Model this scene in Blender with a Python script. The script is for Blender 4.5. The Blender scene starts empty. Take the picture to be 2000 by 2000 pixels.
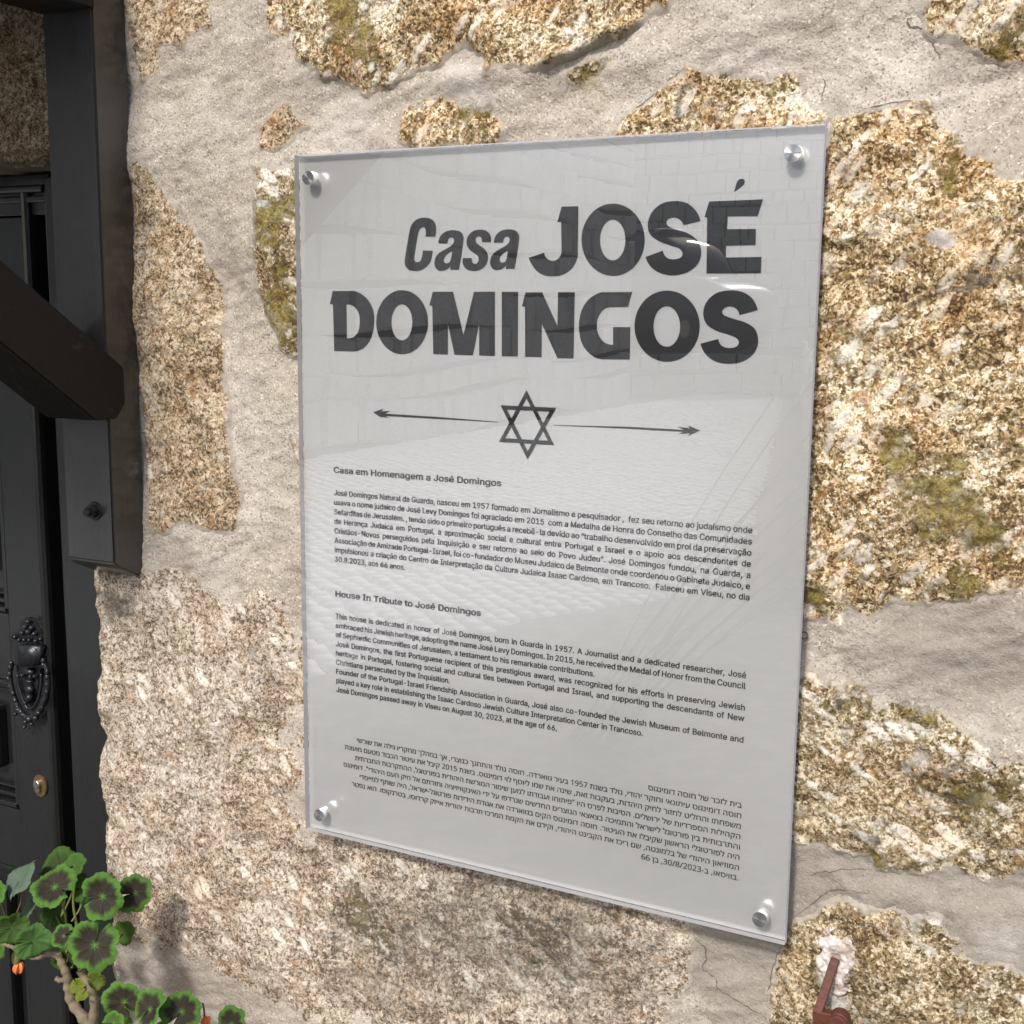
import bpy, bmesh, math, random
import numpy as np
from mathutils import Vector, Matrix, Euler

random.seed(7)
R = math.radians
sc = bpy.context.scene
col = sc.collection

# ------------------------------------------------------------------ camera
CAM = np.array([0.4766142310627387, -0.971856229497722, 0.19036981725470004])
RC = np.array([[0.8915842178564722, 0.4527261711079737, 0.010797975961236807],
               [0.08161965635657292, -0.13719396171807322, -0.9871757941543821],
               [-0.445438900397328, 0.8810316855039968, -0.15927132557621834]])   # rows: right, down, forward
FPX = 2385.594889172102                      # focal length for a 2000 pixel wide frame
cd = bpy.data.cameras.new('camera'); cam = bpy.data.objects.new('camera', cd); col.objects.link(cam)
M = Matrix.Identity(4)
for i in range(3):
    M[i][0] = RC[0][i]; M[i][1] = -RC[1][i]; M[i][2] = -RC[2][i]; M[i][3] = CAM[i]
cam.matrix_world = M
cd.sensor_width = 36; cd.sensor_fit = 'HORIZONTAL'; cd.lens = FPX / 2000 * 36
cd.clip_start = 0.02; cd.clip_end = 300
sc.camera = cam

# ------------------------------------------------------------------ light
SUN_AZ, SUN_EL = 0.6, 42.0                   # sun stands high behind the camera, square to the wall
w = bpy.data.worlds.new('World'); sc.world = w; w.use_nodes = True
sky = w.node_tree.nodes.new('ShaderNodeTexSky'); sky.sky_type = 'NISHITA'; sky.sun_disc = False
sky.dust_density = 2.2; sky.ozone_density = .7
sky.sun_elevation = R(SUN_EL); sky.sun_rotation = R(180 + SUN_AZ)
bg = w.node_tree.nodes['Background']; bg.inputs['Strength'].default_value = 0.13
w.node_tree.links.new(sky.outputs[0], bg.inputs[0])
sd = bpy.data.lights.new('sun', 'SUN'); so = bpy.data.objects.new('sun', sd); col.objects.link(so)
sd.energy = 2.2; sd.angle = R(7); sd.color = (1.0, 0.965, 0.91)
dirv = Vector((-math.sin(R(SUN_AZ)) * math.cos(R(SUN_EL)), -math.cos(R(SUN_AZ)) * math.cos(R(SUN_EL)), math.sin(R(SUN_EL))))
so.rotation_euler = dirv.to_track_quat('Z', 'Y').to_euler(); so.location = dirv * 6
sc.view_settings.view_transform = 'Standard'; sc.view_settings.look = 'None'
sc.view_settings.gamma = 1; sc.view_settings.use_curve_mapping = False
sc.view_settings.exposure = 0.72
sc.cycles.transparent_max_bounces = 16; sc.cycles.max_bounces = 8
sc.cycles.caustics_reflective = False; sc.cycles.caustics_refractive = False

# ------------------------------------------------------------------ helpers
def at(px, py, Y):
    """a point of the place: where the ray through pixel (px, py) of the 2000 px photograph meets the plane y = Y"""
    d = RC.T @ np.array([(px - 1000) / FPX, (py - 1000) / FPX, 1.0])
    return CAM + d * ((Y - CAM[1]) / d[1])
def xz(pts, Y): return np.array([at(a, b, Y)[[0, 2]] for a, b in pts])

def hash2(ix, iy, seed):
    h = (ix.astype(np.int64) * 374761393 + iy.astype(np.int64) * 668265263 + seed * 974634777) & 0xffffffff
    h = ((h ^ (h >> 13)) * 1274126177) & 0xffffffff
    h = h ^ (h >> 16)
    return (h & 0xffff) / 65535.0
def gnoise(x, y, seed=0):
    ix = np.floor(x); iy = np.floor(y); fx = x - ix; fy = y - iy
    u = fx * fx * fx * (fx * (fx * 6 - 15) + 10); v = fy * fy * fy * (fy * (fy * 6 - 15) + 10)
    def g(a, b):
        t = hash2(ix + a, iy + b, seed) * 2 * np.pi
        return np.cos(t) * (fx - a) + np.sin(t) * (fy - b)
    a = g(0, 0) * (1 - u) + g(1, 0) * u; b = g(0, 1) * (1 - u) + g(1, 1) * u
    return (a * (1 - v) + b * v) * 1.5
def fbm(x, y, s, octv=4, seed=0, gain=.5):
    """x, y in metres, s = size of the largest feature in metres; about -1..1"""
    r = 0; a = 1; f = 1 / s
    for k in range(octv):
        r = r + a * gnoise(x * f + 17.3 * k, y * f - 9.1 * k, seed + k); a *= gain; f *= 2.03
    return r
def seg_dist(P, poly):
    """signed distance to polygon (positive inside), P (n,2)"""
    n = len(poly); best = np.full(len(P), 1e9); ins = np.zeros(len(P), bool)
    for i in range(n):
        a = poly[i]; b = poly[(i + 1) % n]; ab = b - a
        t = np.clip(((P - a) @ ab) / (ab @ ab + 1e-12), 0, 1)
        q = P - a - t[:, None] * ab
        best = np.minimum(best, (q ** 2).sum(1))
        c = ((a[1] > P[:, 1]) != (b[1] > P[:, 1]))
        xi = a[0] + (P[:, 1] - a[1]) / (b[1] - a[1] + 1e-15) * ab[0]
        ins ^= c & (P[:, 0] < xi)
    d = np.sqrt(best)
    return np.where(ins, d, -d)

def tag(o, label=None, cat=None, group=None, kind=None):
    if label: o['label'] = label
    if cat: o['category'] = cat
    if group: o['group'] = group
    if kind: o['kind'] = kind
    return o
def empty(name, loc=(0, 0, 0)):
    o = bpy.data.objects.new(name, None); o.location = loc; o.empty_display_size = .05
    col.objects.link(o); return o
def link(name, me, mat=None, parent=None, smooth=False):
    o = bpy.data.objects.new(name, me); col.objects.link(o)
    if mat:
        for m_ in (mat if isinstance(mat, (list, tuple)) else [mat]): me.materials.append(m_)
    if smooth: me.polygons.foreach_set('use_smooth', [True] * len(me.polygons))
    if parent:
        o.parent = parent
        o.matrix_parent_inverse = Matrix.Translation(-parent.location) if parent.type == 'EMPTY' else Matrix.Identity(4)
    return o
def obj(name, bm, mat=None, parent=None, smooth=False):
    me = bpy.data.meshes.new(name); bm.normal_update(); bm.to_mesh(me); bm.free()
    return link(name, me, mat, parent, smooth)
def box(bm, lo, hi, bev=0.0):
    b = bmesh.new(); bmesh.ops.create_cube(b, size=1)
    lo = Vector(lo); hi = Vector(hi)
    for v in b.verts: v.co = Vector([lo[i] + (v.co[i] + .5) * (hi[i] - lo[i]) for i in range(3)])
    if bev: bmesh.ops.bevel(b, geom=b.edges[:], offset=bev, segments=2, affect='EDGES', profile=.6)
    merge(bm, b)
def merge(bm, b):
    me = bpy.data.meshes.new('tmp'); b.to_mesh(me); b.free(); bm.from_mesh(me); bpy.data.meshes.remove(me)
def prism(bm, pts, axis, a, b, bev=0):
    """closed outline pts (2D) extruded along axis ('x','y','z') from a to b"""
    t = bmesh.new()
    def P(p, s):
        return {'x': (s, p[0], p[1]), 'y': (p[0], s, p[1]), 'z': (p[0], p[1], s)}[axis]
    v0 = [t.verts.new(P(p, a)) for p in pts]; v1 = [t.verts.new(P(p, b)) for p in pts]
    n = len(pts); t.faces.new(v0); t.faces.new(v1[::-1])
    for i in range(n): t.faces.new((v0[i], v1[i], v1[(i + 1) % n], v0[(i + 1) % n]))
    bmesh.ops.recalc_face_normals(t, faces=t.faces[:])
    if bev: bmesh.ops.bevel(t, geom=t.edges[:], offset=bev, segments=2, affect='EDGES')
    merge(bm, t)
def tube(bm, pts, rad, seg=10, cap=True):
    pts = [Vector(p) for p in pts]; n = len(pts)
    if not hasattr(rad, '__len__'): rad = [rad] * n
    rings = []; up = None
    for i, p in enumerate(pts):
        d = (pts[min(i + 1, n - 1)] - pts[max(i - 1, 0)]).normalized()
        if up is None: up = d.orthogonal().normalized()
        up = (up - d * up.dot(d)).normalized(); s = d.cross(up)
        rings.append([bm.verts.new(p + (up * math.cos(2 * math.pi * k / seg) + s * math.sin(2 * math.pi * k / seg)) * rad[i]) for k in range(seg)])
    for i in range(n - 1):
        for k in range(seg):
            bm.faces.new((rings[i][k], rings[i][(k + 1) % seg], rings[i + 1][(k + 1) % seg], rings[i + 1][k]))
    if cap: bm.faces.new(rings[0][::-1]); bm.faces.new(rings[-1])
def ball(bm, c, r, seg=12, rings=8):
    t = bmesh.new(); bmesh.ops.create_uvsphere(t, u_segments=seg, v_segments=rings, radius=1)
    if not hasattr(r, '__len__'): r = (r, r, r)
    for v in t.verts: v.co = Vector((v.co.x * r[0] + c[0], v.co.y * r[1] + c[1], v.co.z * r[2] + c[2]))
    merge(bm, t)
def lathe(bm, prof, centre, axis='y', seg=40):
    """prof: list of (radius, position along the axis)"""
    rings = []
    for r, s in prof:
        ring = []
        for k in range(seg):
            a = 2 * math.pi * k / seg; u, v = r * math.cos(a), r * math.sin(a)
            p = (u, s, v) if axis == 'y' else ((u, v, s) if axis == 'z' else (s, u, v))
            ring.append(bm.verts.new((centre[0] + p[0], centre[1] + p[1], centre[2] + p[2])))
        rings.append(ring)
    for i in range(len(rings) - 1):
        for k in range(seg):
            bm.faces.new((rings[i][k], rings[i + 1][k], rings[i + 1][(k + 1) % seg], rings[i][(k + 1) % seg]))
    bm.faces.new(rings[0]); bm.faces.new(rings[-1][::-1])
def smooth_line(pts, sub=8):
    pts = [np.array(p, float) for p in pts]; out = []; n = len(pts)
    for i in range(n - 1):
        p0 = pts[max(i - 1, 0)]; p1 = pts[i]; p2 = pts[i + 1]; p3 = pts[min(i + 2, n - 1)]
        for k in range(sub):
            t = k / sub
            out.append(.5 * ((2 * p1) + (p2 - p0) * t + (2 * p0 - 5 * p1 + 4 * p2 - p3) * t * t + (3 * p1 - p0 - 3 * p2 + p3) * t ** 3))
    out.append(pts[-1]); return out

# ------------------------------------------------------------------ materials
class NT:
    def __init__(s, name):
        s.m = bpy.data.materials.new(name); s.m.use_nodes = True; s.t = s.m.node_tree; s.n = s.t.nodes; s.l = s.t.links
        s.p = s.n['Principled BSDF']; s.out = s.n['Material Output']
        s.tc = s.n.new('ShaderNodeTexCoord')
    def set(s, **k):
        for a, v in k.items():
            i = s.p.inputs[a.replace('_', ' ')]
            if hasattr(v, 'is_output'): s.l.new(v, i)
            else: i.default_value = v if not (isinstance(v, tuple) and len(v) == 3) else v + (1,)
        return s
    def _in(s, node, i, v):
        if v is None: return
        if hasattr(v, 'is_output'): s.l.new(v, node.inputs[i])
        else:
            if isinstance(v, tuple) and len(v) == 3 and node.inputs[i].type == 'RGBA': v = v + (1,)
            node.inputs[i].default_value = v
    def noise(s, scale, detail=4, rough=.55, vec=None, out=0, dist=0.0):
        n = s.n.new('ShaderNodeTexNoise'); s._in(n, 'Scale', scale); s._in(n, 'Detail', detail); s._in(n, 'Roughness', rough); s._in(n, 'Distortion', dist)
        s.l.new(vec or s.tc.outputs['Object'], n.inputs['Vector']); return n.outputs[out]
    def voro(s, scale, vec=None, out='Color', feature='F1', rnd=1.0):
        n = s.n.new('ShaderNodeTexVoronoi'); n.feature = feature; s._in(n, 'Scale', scale); s._in(n, 'Randomness', rnd)
        s.l.new(vec or s.tc.outputs['Object'], n.inputs['Vector']); return n.outputs[out]
    def ramp(s, fac, stops, interp='LINEAR'):
        n = s.n.new('ShaderNodeValToRGB'); n.color_ramp.interpolation = interp; e = n.color_ramp.elements
        while len(e) < len(stops): e.new(.5)
        for k, (p, c) in enumerate(stops):
            e[k].position = p; e[k].color = (c if isinstance(c, tuple) else (c, c, c)) + (1,)
        s.l.new(fac, n.inputs[0]); return n.outputs[0]
    def mix(s, fac, a, b, mode='MIX'):
        n = s.n.new('ShaderNodeMix'); n.data_type = 'RGBA'; n.blend_type = mode
        s._in(n, 0, fac); s._in(n, 6, a); s._in(n, 7, b); return n.outputs[2]
    def math(s, op, a, b=None, clamp=False):
        n = s.n.new('ShaderNodeMath'); n.operation = op; n.use_clamp = clamp; s._in(n, 0, a); s._in(n, 1, b); return n.outputs[0]
    def sep(s, v):
        n = s.n.new('ShaderNodeSeparateColor'); s.l.new(v, n.inputs[0]); return n.outputs
    def attr(s, name, out='Color'):
        n = s.n.new('ShaderNodeAttribute'); n.attribute_name = name; return n.outputs[out]
    def mapping(s, rot=(0, 0, 0), scale=(1, 1, 1), vec=None):
        n = s.n.new('ShaderNodeMapping'); n.vector_type = 'TEXTURE'; scale = tuple(1 / v for v in scale); n.inputs['Rotation'].default_value = rot; n.inputs['Scale'].default_value = scale
        s.l.new(vec or s.tc.outputs['Object'], n.inputs[0]); return n.outputs[0]
    def warp(s, amount, scale, vec=None):
        nz = s.n.new('ShaderNodeTexNoise'); nz.inputs['Scale'].default_value = scale; nz.inputs['Detail'].default_value = 3
        v0 = vec or s.tc.outputs['Object']; s.l.new(v0, nz.inputs['Vector'])
        a = s.n.new('ShaderNodeVectorMath'); a.operation = 'SUBTRACT'; s.l.new(nz.outputs['Color'], a.inputs[0]); a.inputs[1].default_value = (.5, .5, .5)
        b = s.n.new('ShaderNodeVectorMath'); b.operation = 'SCALE'; s.l.new(a.outputs[0], b.inputs[0]); b.inputs['Scale'].default_value = amount
        c = s.n.new('ShaderNodeVectorMath'); c.operation = 'ADD'; s.l.new(v0, c.inputs[0]); s.l.new(b.outputs[0], c.inputs[1]); return c.outputs[0]
    def bump(s, h, dist, strength=1.0, prev=None):
        n = s.n.new('ShaderNodeBump'); n.inputs['Distance'].default_value = dist; n.inputs['Strength'].default_value = strength
        s.l.new(h, n.inputs['Height'])
        if prev: s.l.new(prev, n.inputs['Normal'])
        s.l.new(n.outputs[0], s.p.inputs['Normal']); return n.outputs[0]

def granite(name, pal, cell, pheno, ang, stain, stainc, mosslev, seed):
    """speckled granite: random-coloured crystal cells, long feldspar crystals, rusty stains, lichen from the vertex mask"""
    g = NT(name); off = g.n.new('ShaderNodeVectorMath'); off.operation = 'ADD'
    g.l.new(g.tc.outputs['Object'], off.inputs[0]); off.inputs[1].default_value = (seed * 3.1, seed * 1.7, seed * 2.3)
    base = off.outputs[0]
    wv = g.warp(.0035, 230, base)
    fine = g.sep(g.voro(1 / cell, wv))[0]
    fine2 = g.sep(g.voro(.45 / cell, g.warp(.006, 120, base)))[1]
    mixv = g.math('ADD', g.math('MULTIPLY', fine, .44), g.math('MULTIPLY', fine2, .34))
    mixv = g.math('ADD', mixv, g.math('MULTIPLY', g.noise(.16 / cell, 5, .7, base, dist=.4), .44)); mixv = g.math('SUBTRACT', mixv, .11)
    big = g.noise(22, 5, .6, base)
    mixv = g.math('ADD', mixv, g.math('MULTIPLY', g.math('SUBTRACT', big, .5), .70))
    c = g.ramp(mixv, pal)
    # dark mica flecks
    mica = g.ramp(g.noise(1.1 / cell, 3, .7, base), [(.0, 1.0), (.34, 1.0), (.42, 0.0)])
    c = g.mix(g.math('MULTIPLY', mica, .8), c, (.045, .034, .025))
    # long pale crystals
    pm = g.mapping((0, R(ang), 0), (30, 50, 85), g.warp(.012, 60, base))
    pd = g.voro(1, pm, 'Distance'); pr = g.sep(g.voro(1, pm, 'Color'))[2]
    pmask = g.math('MULTIPLY', g.ramp(pd, [(.30, 1.0), (.46, 0.0)]), g.ramp(pr, [(1 - pheno, 0.0), (1 - pheno + .06, 1.0)]))
    pmask = g.math('MULTIPLY', pmask, g.ramp(g.noise(300, 2, .6, base), [(.36, 0.2), (.48, 1.0)]))
    c = g.mix(g.math('MULTIPLY', pmask, .9), c, (.86, .80, .70))
    # rusty staining
    st = g.ramp(g.noise(16, 6, .65, g.warp(.03, 25, base)), [(.46, 0.0), (.66, 1.0)])
    c = g.mix(g.math('MULTIPLY', st, stain), c, g.mix(1.0, c, stainc, 'MULTIPLY'))
    os_ = g.ramp(g.noise(48, 5, .65, base, dist=.6), [(.60, 0.0), (.68, 1.0)])
    c = g.mix(g.math('MULTIPLY', os_, .6), c, (.33, .155, .045))
    gw = g.ramp(g.noise(33, 5, .62, g.warp(.02, 40, base), dist=.3), [(.60, 0.0), (.68, 1.0)])
    c = g.mix(g.math('MULTIPLY', gw, .45), c, (.47, .45, .40))
    # lichen and moss
    ms = g.sep(g.attr('mask'))
    mn = g.noise(110, 7, .78, base)
    mo = g.math('ADD', g.math('MULTIPLY', ms[0], .50), g.math('MULTIPLY', g.math('SUBTRACT', g.noise(30, 5, .65, base), .5), mosslev))
    mo = g.math('ADD', mo, .085 * mosslev)
    mo = g.ramp(g.math('ADD', mo, g.math('MULTIPLY', g.math('SUBTRACT', mn, .5), 1.5)), [(.36, 0.0), (.52, 1.0)])
    mossc = g.ramp(g.noise(320, 3, .7, base), [(.30, (.085, .066, .015)), (.5, (.22, .17, .032)), (.66, (.42, .33, .08))])
    c = g.mix(g.math('MULTIPLY', mo, .78), c, mossc)
    dk = g.ramp(g.math('ADD', g.math('MULTIPLY', ms[1], .8), g.math('SUBTRACT', mn, .5)), [(.30, 0.0), (.6, 1.0)])  # dark patches, and the shadow painted below the post
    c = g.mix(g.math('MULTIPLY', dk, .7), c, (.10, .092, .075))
    pa = g.ramp(g.math('ADD', g.math('MULTIPLY', ms[2], .8), g.math('SUBTRACT', mn, .5)), [(.30, 0.0), (.6, 1.0)])
    c = g.mix(g.math('MULTIPLY', pa, .8), c, (.62, .60, .57))
    # mortar smeared over the rim of the stone
    ed = g.ramp(g.math('ADD', g.attr('mask', 'Alpha'), g.math('MULTIPLY', g.math('SUBTRACT', g.noise(70, 6, .7, base), .5), 1.5)), [(.50, 0.0), (.74, 1.0)])
    c = g.mix(g.math('MULTIPLY', ed, .9), c, g.mix(g.noise(260, 3, .7, base), (.30, .26, .21), (.56, .51, .44)))
    g.set(Base_Color=c, Roughness=.82); g.p.inputs['Specular IOR Level'].default_value = .35
    h1 = g.noise(1.6 / cell, 4, .7, base); b = g.bump(h1, .0014, 1.0)
    b = g.bump(fine2, .0007, .6, b)
    b = g.bump(pmask, .0012, .6, b)
    g.bump(g.math('MULTIPLY', mo, g.noise(420, 3, .7, base)), .0030, .8, b)
    return g.m

PALE = [(.22, (.11, .08, .055)), (.34, (.26, .195, .135)), (.46, (.43, .345, .255)), (.60, (.58, .495, .395)), (.78, (.76, .70, .62))]
TAN = [(.22, (.09, .06, .034)), (.36, (.23, .16, .09)), (.48, (.40, .30, .185)), (.62, (.56, .45, .31)), (.80, (.74, .65, .52))]
COARSE = [(.20, (.075, .046, .020)), (.34, (.21, .140, .062)), (.46, (.40, .285, .140)), (.58, (.60, .475, .28)), (.73, (.87, .79, .64))]
BROWN = [(.20, (.07, .045, .024)), (.36, (.19, .13, .075)), (.50, (.34, .255, .16)), (.64, (.48, .39, .27)), (.80, (.66, .58, .46))]
OLIVE = [(.20, (.060, .040, .019)), (.34, (.155, .108, .052)), (.47, (.285, .212, .112)), (.60, (.44, .355, .215)), (.76, (.72, .65, .52))]
G_PALE = granite('granite_pale', PALE, .0016, .20, 48, .40, (.80, .62, .42), .30, 1)
G_TAN = granite('granite_tan', TAN, .0017, .10, 60, .5, (.82, .6, .4), .35, 2)
G_COARSE = granite('granite_coarse', COARSE, .0018, .56, -52, .8, (.84, .60, .36), 1.25, 3)
G_BROWN = granite('granite_brown', OLIVE, .0018, .12, 30, .5, (.85, .66, .42), .55, 4)
G_MOSSY = granite('granite_mossy', OLIVE, .0018, .72, 25, .5, (.85, .62, .38), 1.15, 5)

def make_mortar():
    g = NT('lime_mortar')
    big = g.noise(7, 5, .55); mid = g.noise(38, 5, .6)
    c = g.ramp(g.math('ADD', g.math('MULTIPLY', big, .6), g.math('MULTIPLY', mid, .4)), [(.30, (.32, .275, .222)), (.47, (.415, .365, .305)), (.66, (.53, .48, .42))])
    sand = g.sep(g.voro(620, g.warp(.001, 500)))[0]
    c = g.mix(g.ramp(sand, [(.0, .75), (.14, .35), (.3, 0.0)]), c, (.20, .155, .11))
    c = g.mix(g.ramp(sand, [(.88, 0.0), (.97, .55)]), c, (.70, .66, .60))
    pits = g.ramp(g.noise(420, 2, .5), [(.0, 1.0), (.285, 1.0), (.33, 0.0)])
    c = g.mix(pits, c, (.13, .105, .08))
    ms = g.sep(g.attr('mask'))
    mn = g.math('SUBTRACT', g.noise(45, 5, .65), .5)
    sm = g.ramp(g.math('ADD', ms[1], g.math('MULTIPLY', mn, .9)), [(.15, 0.0), (.75, 1.0)])
    c = g.mix(g.math('MULTIPLY', sm, .70), c, (.245, .22, .185))
    pl = g.ramp(g.math('ADD', ms[2], g.math('MULTIPLY', mn, .9)), [(.15, 0.0), (.8, 1.0)])
    c = g.mix(g.math('MULTIPLY', pl, .6), c, (.60, .56, .52))
    mo = g.ramp(g.math('ADD', ms[0], g.math('MULTIPLY', mn, 1.2)), [(.2, 0.0), (.7, 1.0)])
    c = g.mix(g.math('MULTIPLY', mo, .55), c, (.25, .20, .08))
    g.set(Base_Color=c, Roughness=.92); g.p.inputs['Specular IOR Level'].default_value = .2
    b = g.bump(g.noise(520, 3, .65), .0011, 1.0)
    b = g.bump(g.noise(60, 5, .6, g.mapping((0, R(28), 0), (1, 1, 1.8))), .0030, .6, b)
    return g.m
MORTAR = make_mortar()

def simple(name, c, rough=.5, metal=0.0, spec=.5, nscale=0, namt=.25, bscale=0, bdist=.0005, coat=0):
    g = NT(name)
    if nscale:
        n = g.noise(nscale, 5, .6)
        cc = g.mix(n, tuple(v * (1 - namt) for v in c), tuple(min(1, v * (1 + namt)) for v in c)); g.set(Base_Color=cc)
    else: g.set(Base_Color=c)
    g.set(Roughness=rough, Metallic=metal); g.p.inputs['Specular IOR Level'].default_value = spec
    g.p.inputs['Coat Weight'].default_value = coat
    if bscale: g.bump(g.noise(bscale, 4, .6), bdist)
    return g.m

def black_paint(name, c, rough, vert=True, brown=0, coat=.6):
    """brush-painted timber: faint vertical grain, worn spots"""
    g = NT(name)
    gr = g.noise(1, 6, .6, g.mapping((0, 0, 0), (220, 220, 14) if vert else (220, 14, 220)))
    n = g.noise(30, 5, .6)
    cc = g.mix(gr, tuple(v * .7 for v in c), tuple(v * 1.35 for v in c))
    cc = g.mix(g.ramp(n, [(.62, 0.0), (.75, .5)]), cc, (.09, .06, .045) if brown else tuple(v * 1.9 for v in c))
    spots = g.ramp(g.voro(85, out='Distance'), [(.03, 1.0), (.055, 0.0)])
    cc = g.mix(g.math('MULTIPLY', spots, .25), cc, (.16, .15, .14))
    g.set(Base_Color=cc, Roughness=g.math('ADD', rough - .08, g.math('MULTIPLY', gr, .16)), Coat_Weight=coat, Coat_Roughness=.16)
    b = g.bump(gr, .0005, .8); g.bump(g.noise(60, 3, .5), .0009, .5, b)
    return g.m
POST_M = black_paint('black_painted_timber', (.027, .025, .023), .32, coat=.7)
BRACE_M = black_paint('dark_painted_brace', (.006, .004, .0032), .55, False, 1, .0)
BRACE_M.node_tree.nodes['Principled BSDF'].inputs['Specular IOR Level'].default_value = .28
DOOR_M = black_paint('black_gloss_door_paint', (.0095, .0105, .010), .32, coat=.4)

# ------------------------------------------------------------------ the stone wall
YW = 0.024
OPEN_X = -0.560                              # right jamb of the door opening
OPEN_Z = 0.352                               # underside of the lintel
def jamb_x(z):
    z = np.asarray(z, float)
    return .0016 * fbm(z * 1.0, z * 0, .012, 3, 5) + .0035 * fbm(z * 1.0, z * 0 + .3, .06, 2, 6) + OPEN_X - .004 + .004 * np.sin(z * 23) + .003 * np.sin(z * 61 + 1) + .0022 * np.sin(z * 140) - .012 * np.clip((-z - .47) / .1, -1, 1) * 0
def lintel_z(x): return OPEN_Z + .003 * np.sin(x * 70) + .002 * np.sin(x * 190)

BLOBS = [  # pixel x, y, radius, channel (0 moss, 1 dark or grey and painted shade, 2 pale), strength
    (520, 430, 55, 0, .9), (545, 560, 70, 0, .8), (560, 640, 50, 0, .9), (575, 830, 30, 0, .7), (680, 40, 60, 0, .5), (720, 90, 50, 0, .5),
    (830, 80, 45, 0, .5), (650, 10, 40, 0, .5), (1010, 20, 60, 0, .3), (800, 230, 30, 0, .7), (905, 235, 35, 0, .9), (1860, 330, 45, 0, .9), (1880, 240, 40, 0, .5),
    (1980, 60, 60, 0, .7), (1950, 110, 40, 0, .6), (1840, 950, 90, 0, .95), (1900, 1050, 80, 0, .8), (1980, 850, 60, 0, .6), (1650, 700, 60, 0, .5),
    (1750, 860, 45, 0, .7), (1600, 1140, 70, 0, .6), (1850, 1170, 60, 0, .7), (1740, 1050, 50, 0, .4), (1880, 380, 60, 0, .4), (1700, 260, 50, 0, .5), (1520, 170, 50, 0, .5),
    (1600, 1370, 50, 0, .7), (1780, 1390, 55, 0, .9), (1690, 1380, 60, 0, .6), (1900, 1560, 80, 0, .6), (1700, 1650, 60, 0, .7), (1770, 1695, 40, 0, .8), (1800, 1550, 60, 0, .4),
    (700, 1770, 70, 0, .65), (560, 1690, 40, 0, .3), (610, 1650, 40, 0, .6), (650, 1860, 50, 0, .5), (840, 1720, 60, 0, .6), (1080, 1840, 70, 0, .55), (1200, 1790, 60, 0, .5), (900, 1900, 90, 0, .4),
    (1720, 1900, 120, 0, .5), (1900, 1950, 90, 0, .5), (1600, 1900, 60, 0, .4), (400, 760, 60, 0, .25), (420, 880, 60, 0, .35), (330, 470, 50, 0, .3), (520, 240, 35, 0, .45),
    (1630, 1345, 22, 1, .9), (1722, 1617, 16, 1, 1.2), (1355, 195, 22, 1, .9), (1895, 550, 14, 1, 1.2), (1925, 562, 14, 1, 1.2), (1650, 330, 28, 1, .7), (1975, 560, 30, 1, .6),
    (1872, 1580, 30, 1, .6), (215, 1160, 45, 1, .8), (250, 1190, 40, 1, .4), (1150, 140, 40, 0, .9), (1650, 210, 40, 1, .5), (700, 470, 5, 1, .3), (1390, 160, 20, 1, .4),  # dark pair below the post paints in the end of the canopy shadow
    (1660, 1420, 60, 2, .5), (1800, 1480, 60, 2, .55), (1700, 1600, 50, 2, .5), (1880, 1480, 45, 2, .4), (1560, 1310, 30, 2, .8), (380, 1500, 160, 2, .25), (520, 400, 14, 2, 1.1),
    (1850, 470, 30, 2, .8), (1690, 460, 20, 2, .5), (1770, 230, 40, 2, .4), (1690, 860, 80, 2, .25), (1590, 1090, 60, 2, .45), (1640, 1900, 50, 2, .9), (1635, 1960, 30, 2, .7),
    (300, 900, 26, 2, .5), (295, 760, 20, 2, .45)]
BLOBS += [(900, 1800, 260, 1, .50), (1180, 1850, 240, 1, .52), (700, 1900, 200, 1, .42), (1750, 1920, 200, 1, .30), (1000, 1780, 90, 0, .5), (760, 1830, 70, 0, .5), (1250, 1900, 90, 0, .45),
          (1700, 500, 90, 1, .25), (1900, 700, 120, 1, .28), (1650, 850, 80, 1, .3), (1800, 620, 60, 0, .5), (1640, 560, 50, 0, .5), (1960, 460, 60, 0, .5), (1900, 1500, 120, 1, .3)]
MBLOBS = [(1700, 1740, 220, 1, .8), (1900, 1800, 260, 1, .9), (1450, 1900, 170, 1, .7), (1850, 1280, 230, 1, .6), (400, 1940, 150, 1, .35),
    (1950, 1290, 130, 1, .45), (1750, 1250, 120, 1, .35), (1650, 1750, 130, 1, .75), (1850, 1790, 150, 1, .6), (1450, 1900, 110, 1, .65), (1980, 1600, 80, 1, .5), (1950, 1850, 60, 2, .5),
    (300, 1930, 120, 1, .45), (350, 1090, 70, 1, .6), (430, 1130, 50, 2, .4), (430, 480, 70, 1, .35), (440, 620, 60, 1, .3), (500, 760, 50, 1, .2), (620, 130, 60, 1, .5), (700, 190, 50, 1, .5),
    (1100, 200, 60, 1, .3), (1150, 170, 50, 0, .5), (1560, 60, 90, 1, .4), (1850, 130, 70, 1, .55), (1640, 200, 45, 1, .5), (1420, 70, 110, 2, .35), (900, 150, 60, 2, .7), (700, 240, 80, 2, .5), (600, 300, 60, 2, .4),
    (1900, 200, 80, 2, .2), (380, 200, 90, 2, .15), (1930, 1440, 70, 2, .45), (470, 230, 60, 2, .2)]
def to_world(bl):
    o = []
    for px, py, r, ch, s in bl:
        p = at(px, py, YW); q = at(px + r, py, YW)
        o.append((p[0], p[2], abs(q[0] - p[0]) * 1.05, ch, s))
    return o
BW = to_world(BLOBS); MW = to_world(MBLOBS)
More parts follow.
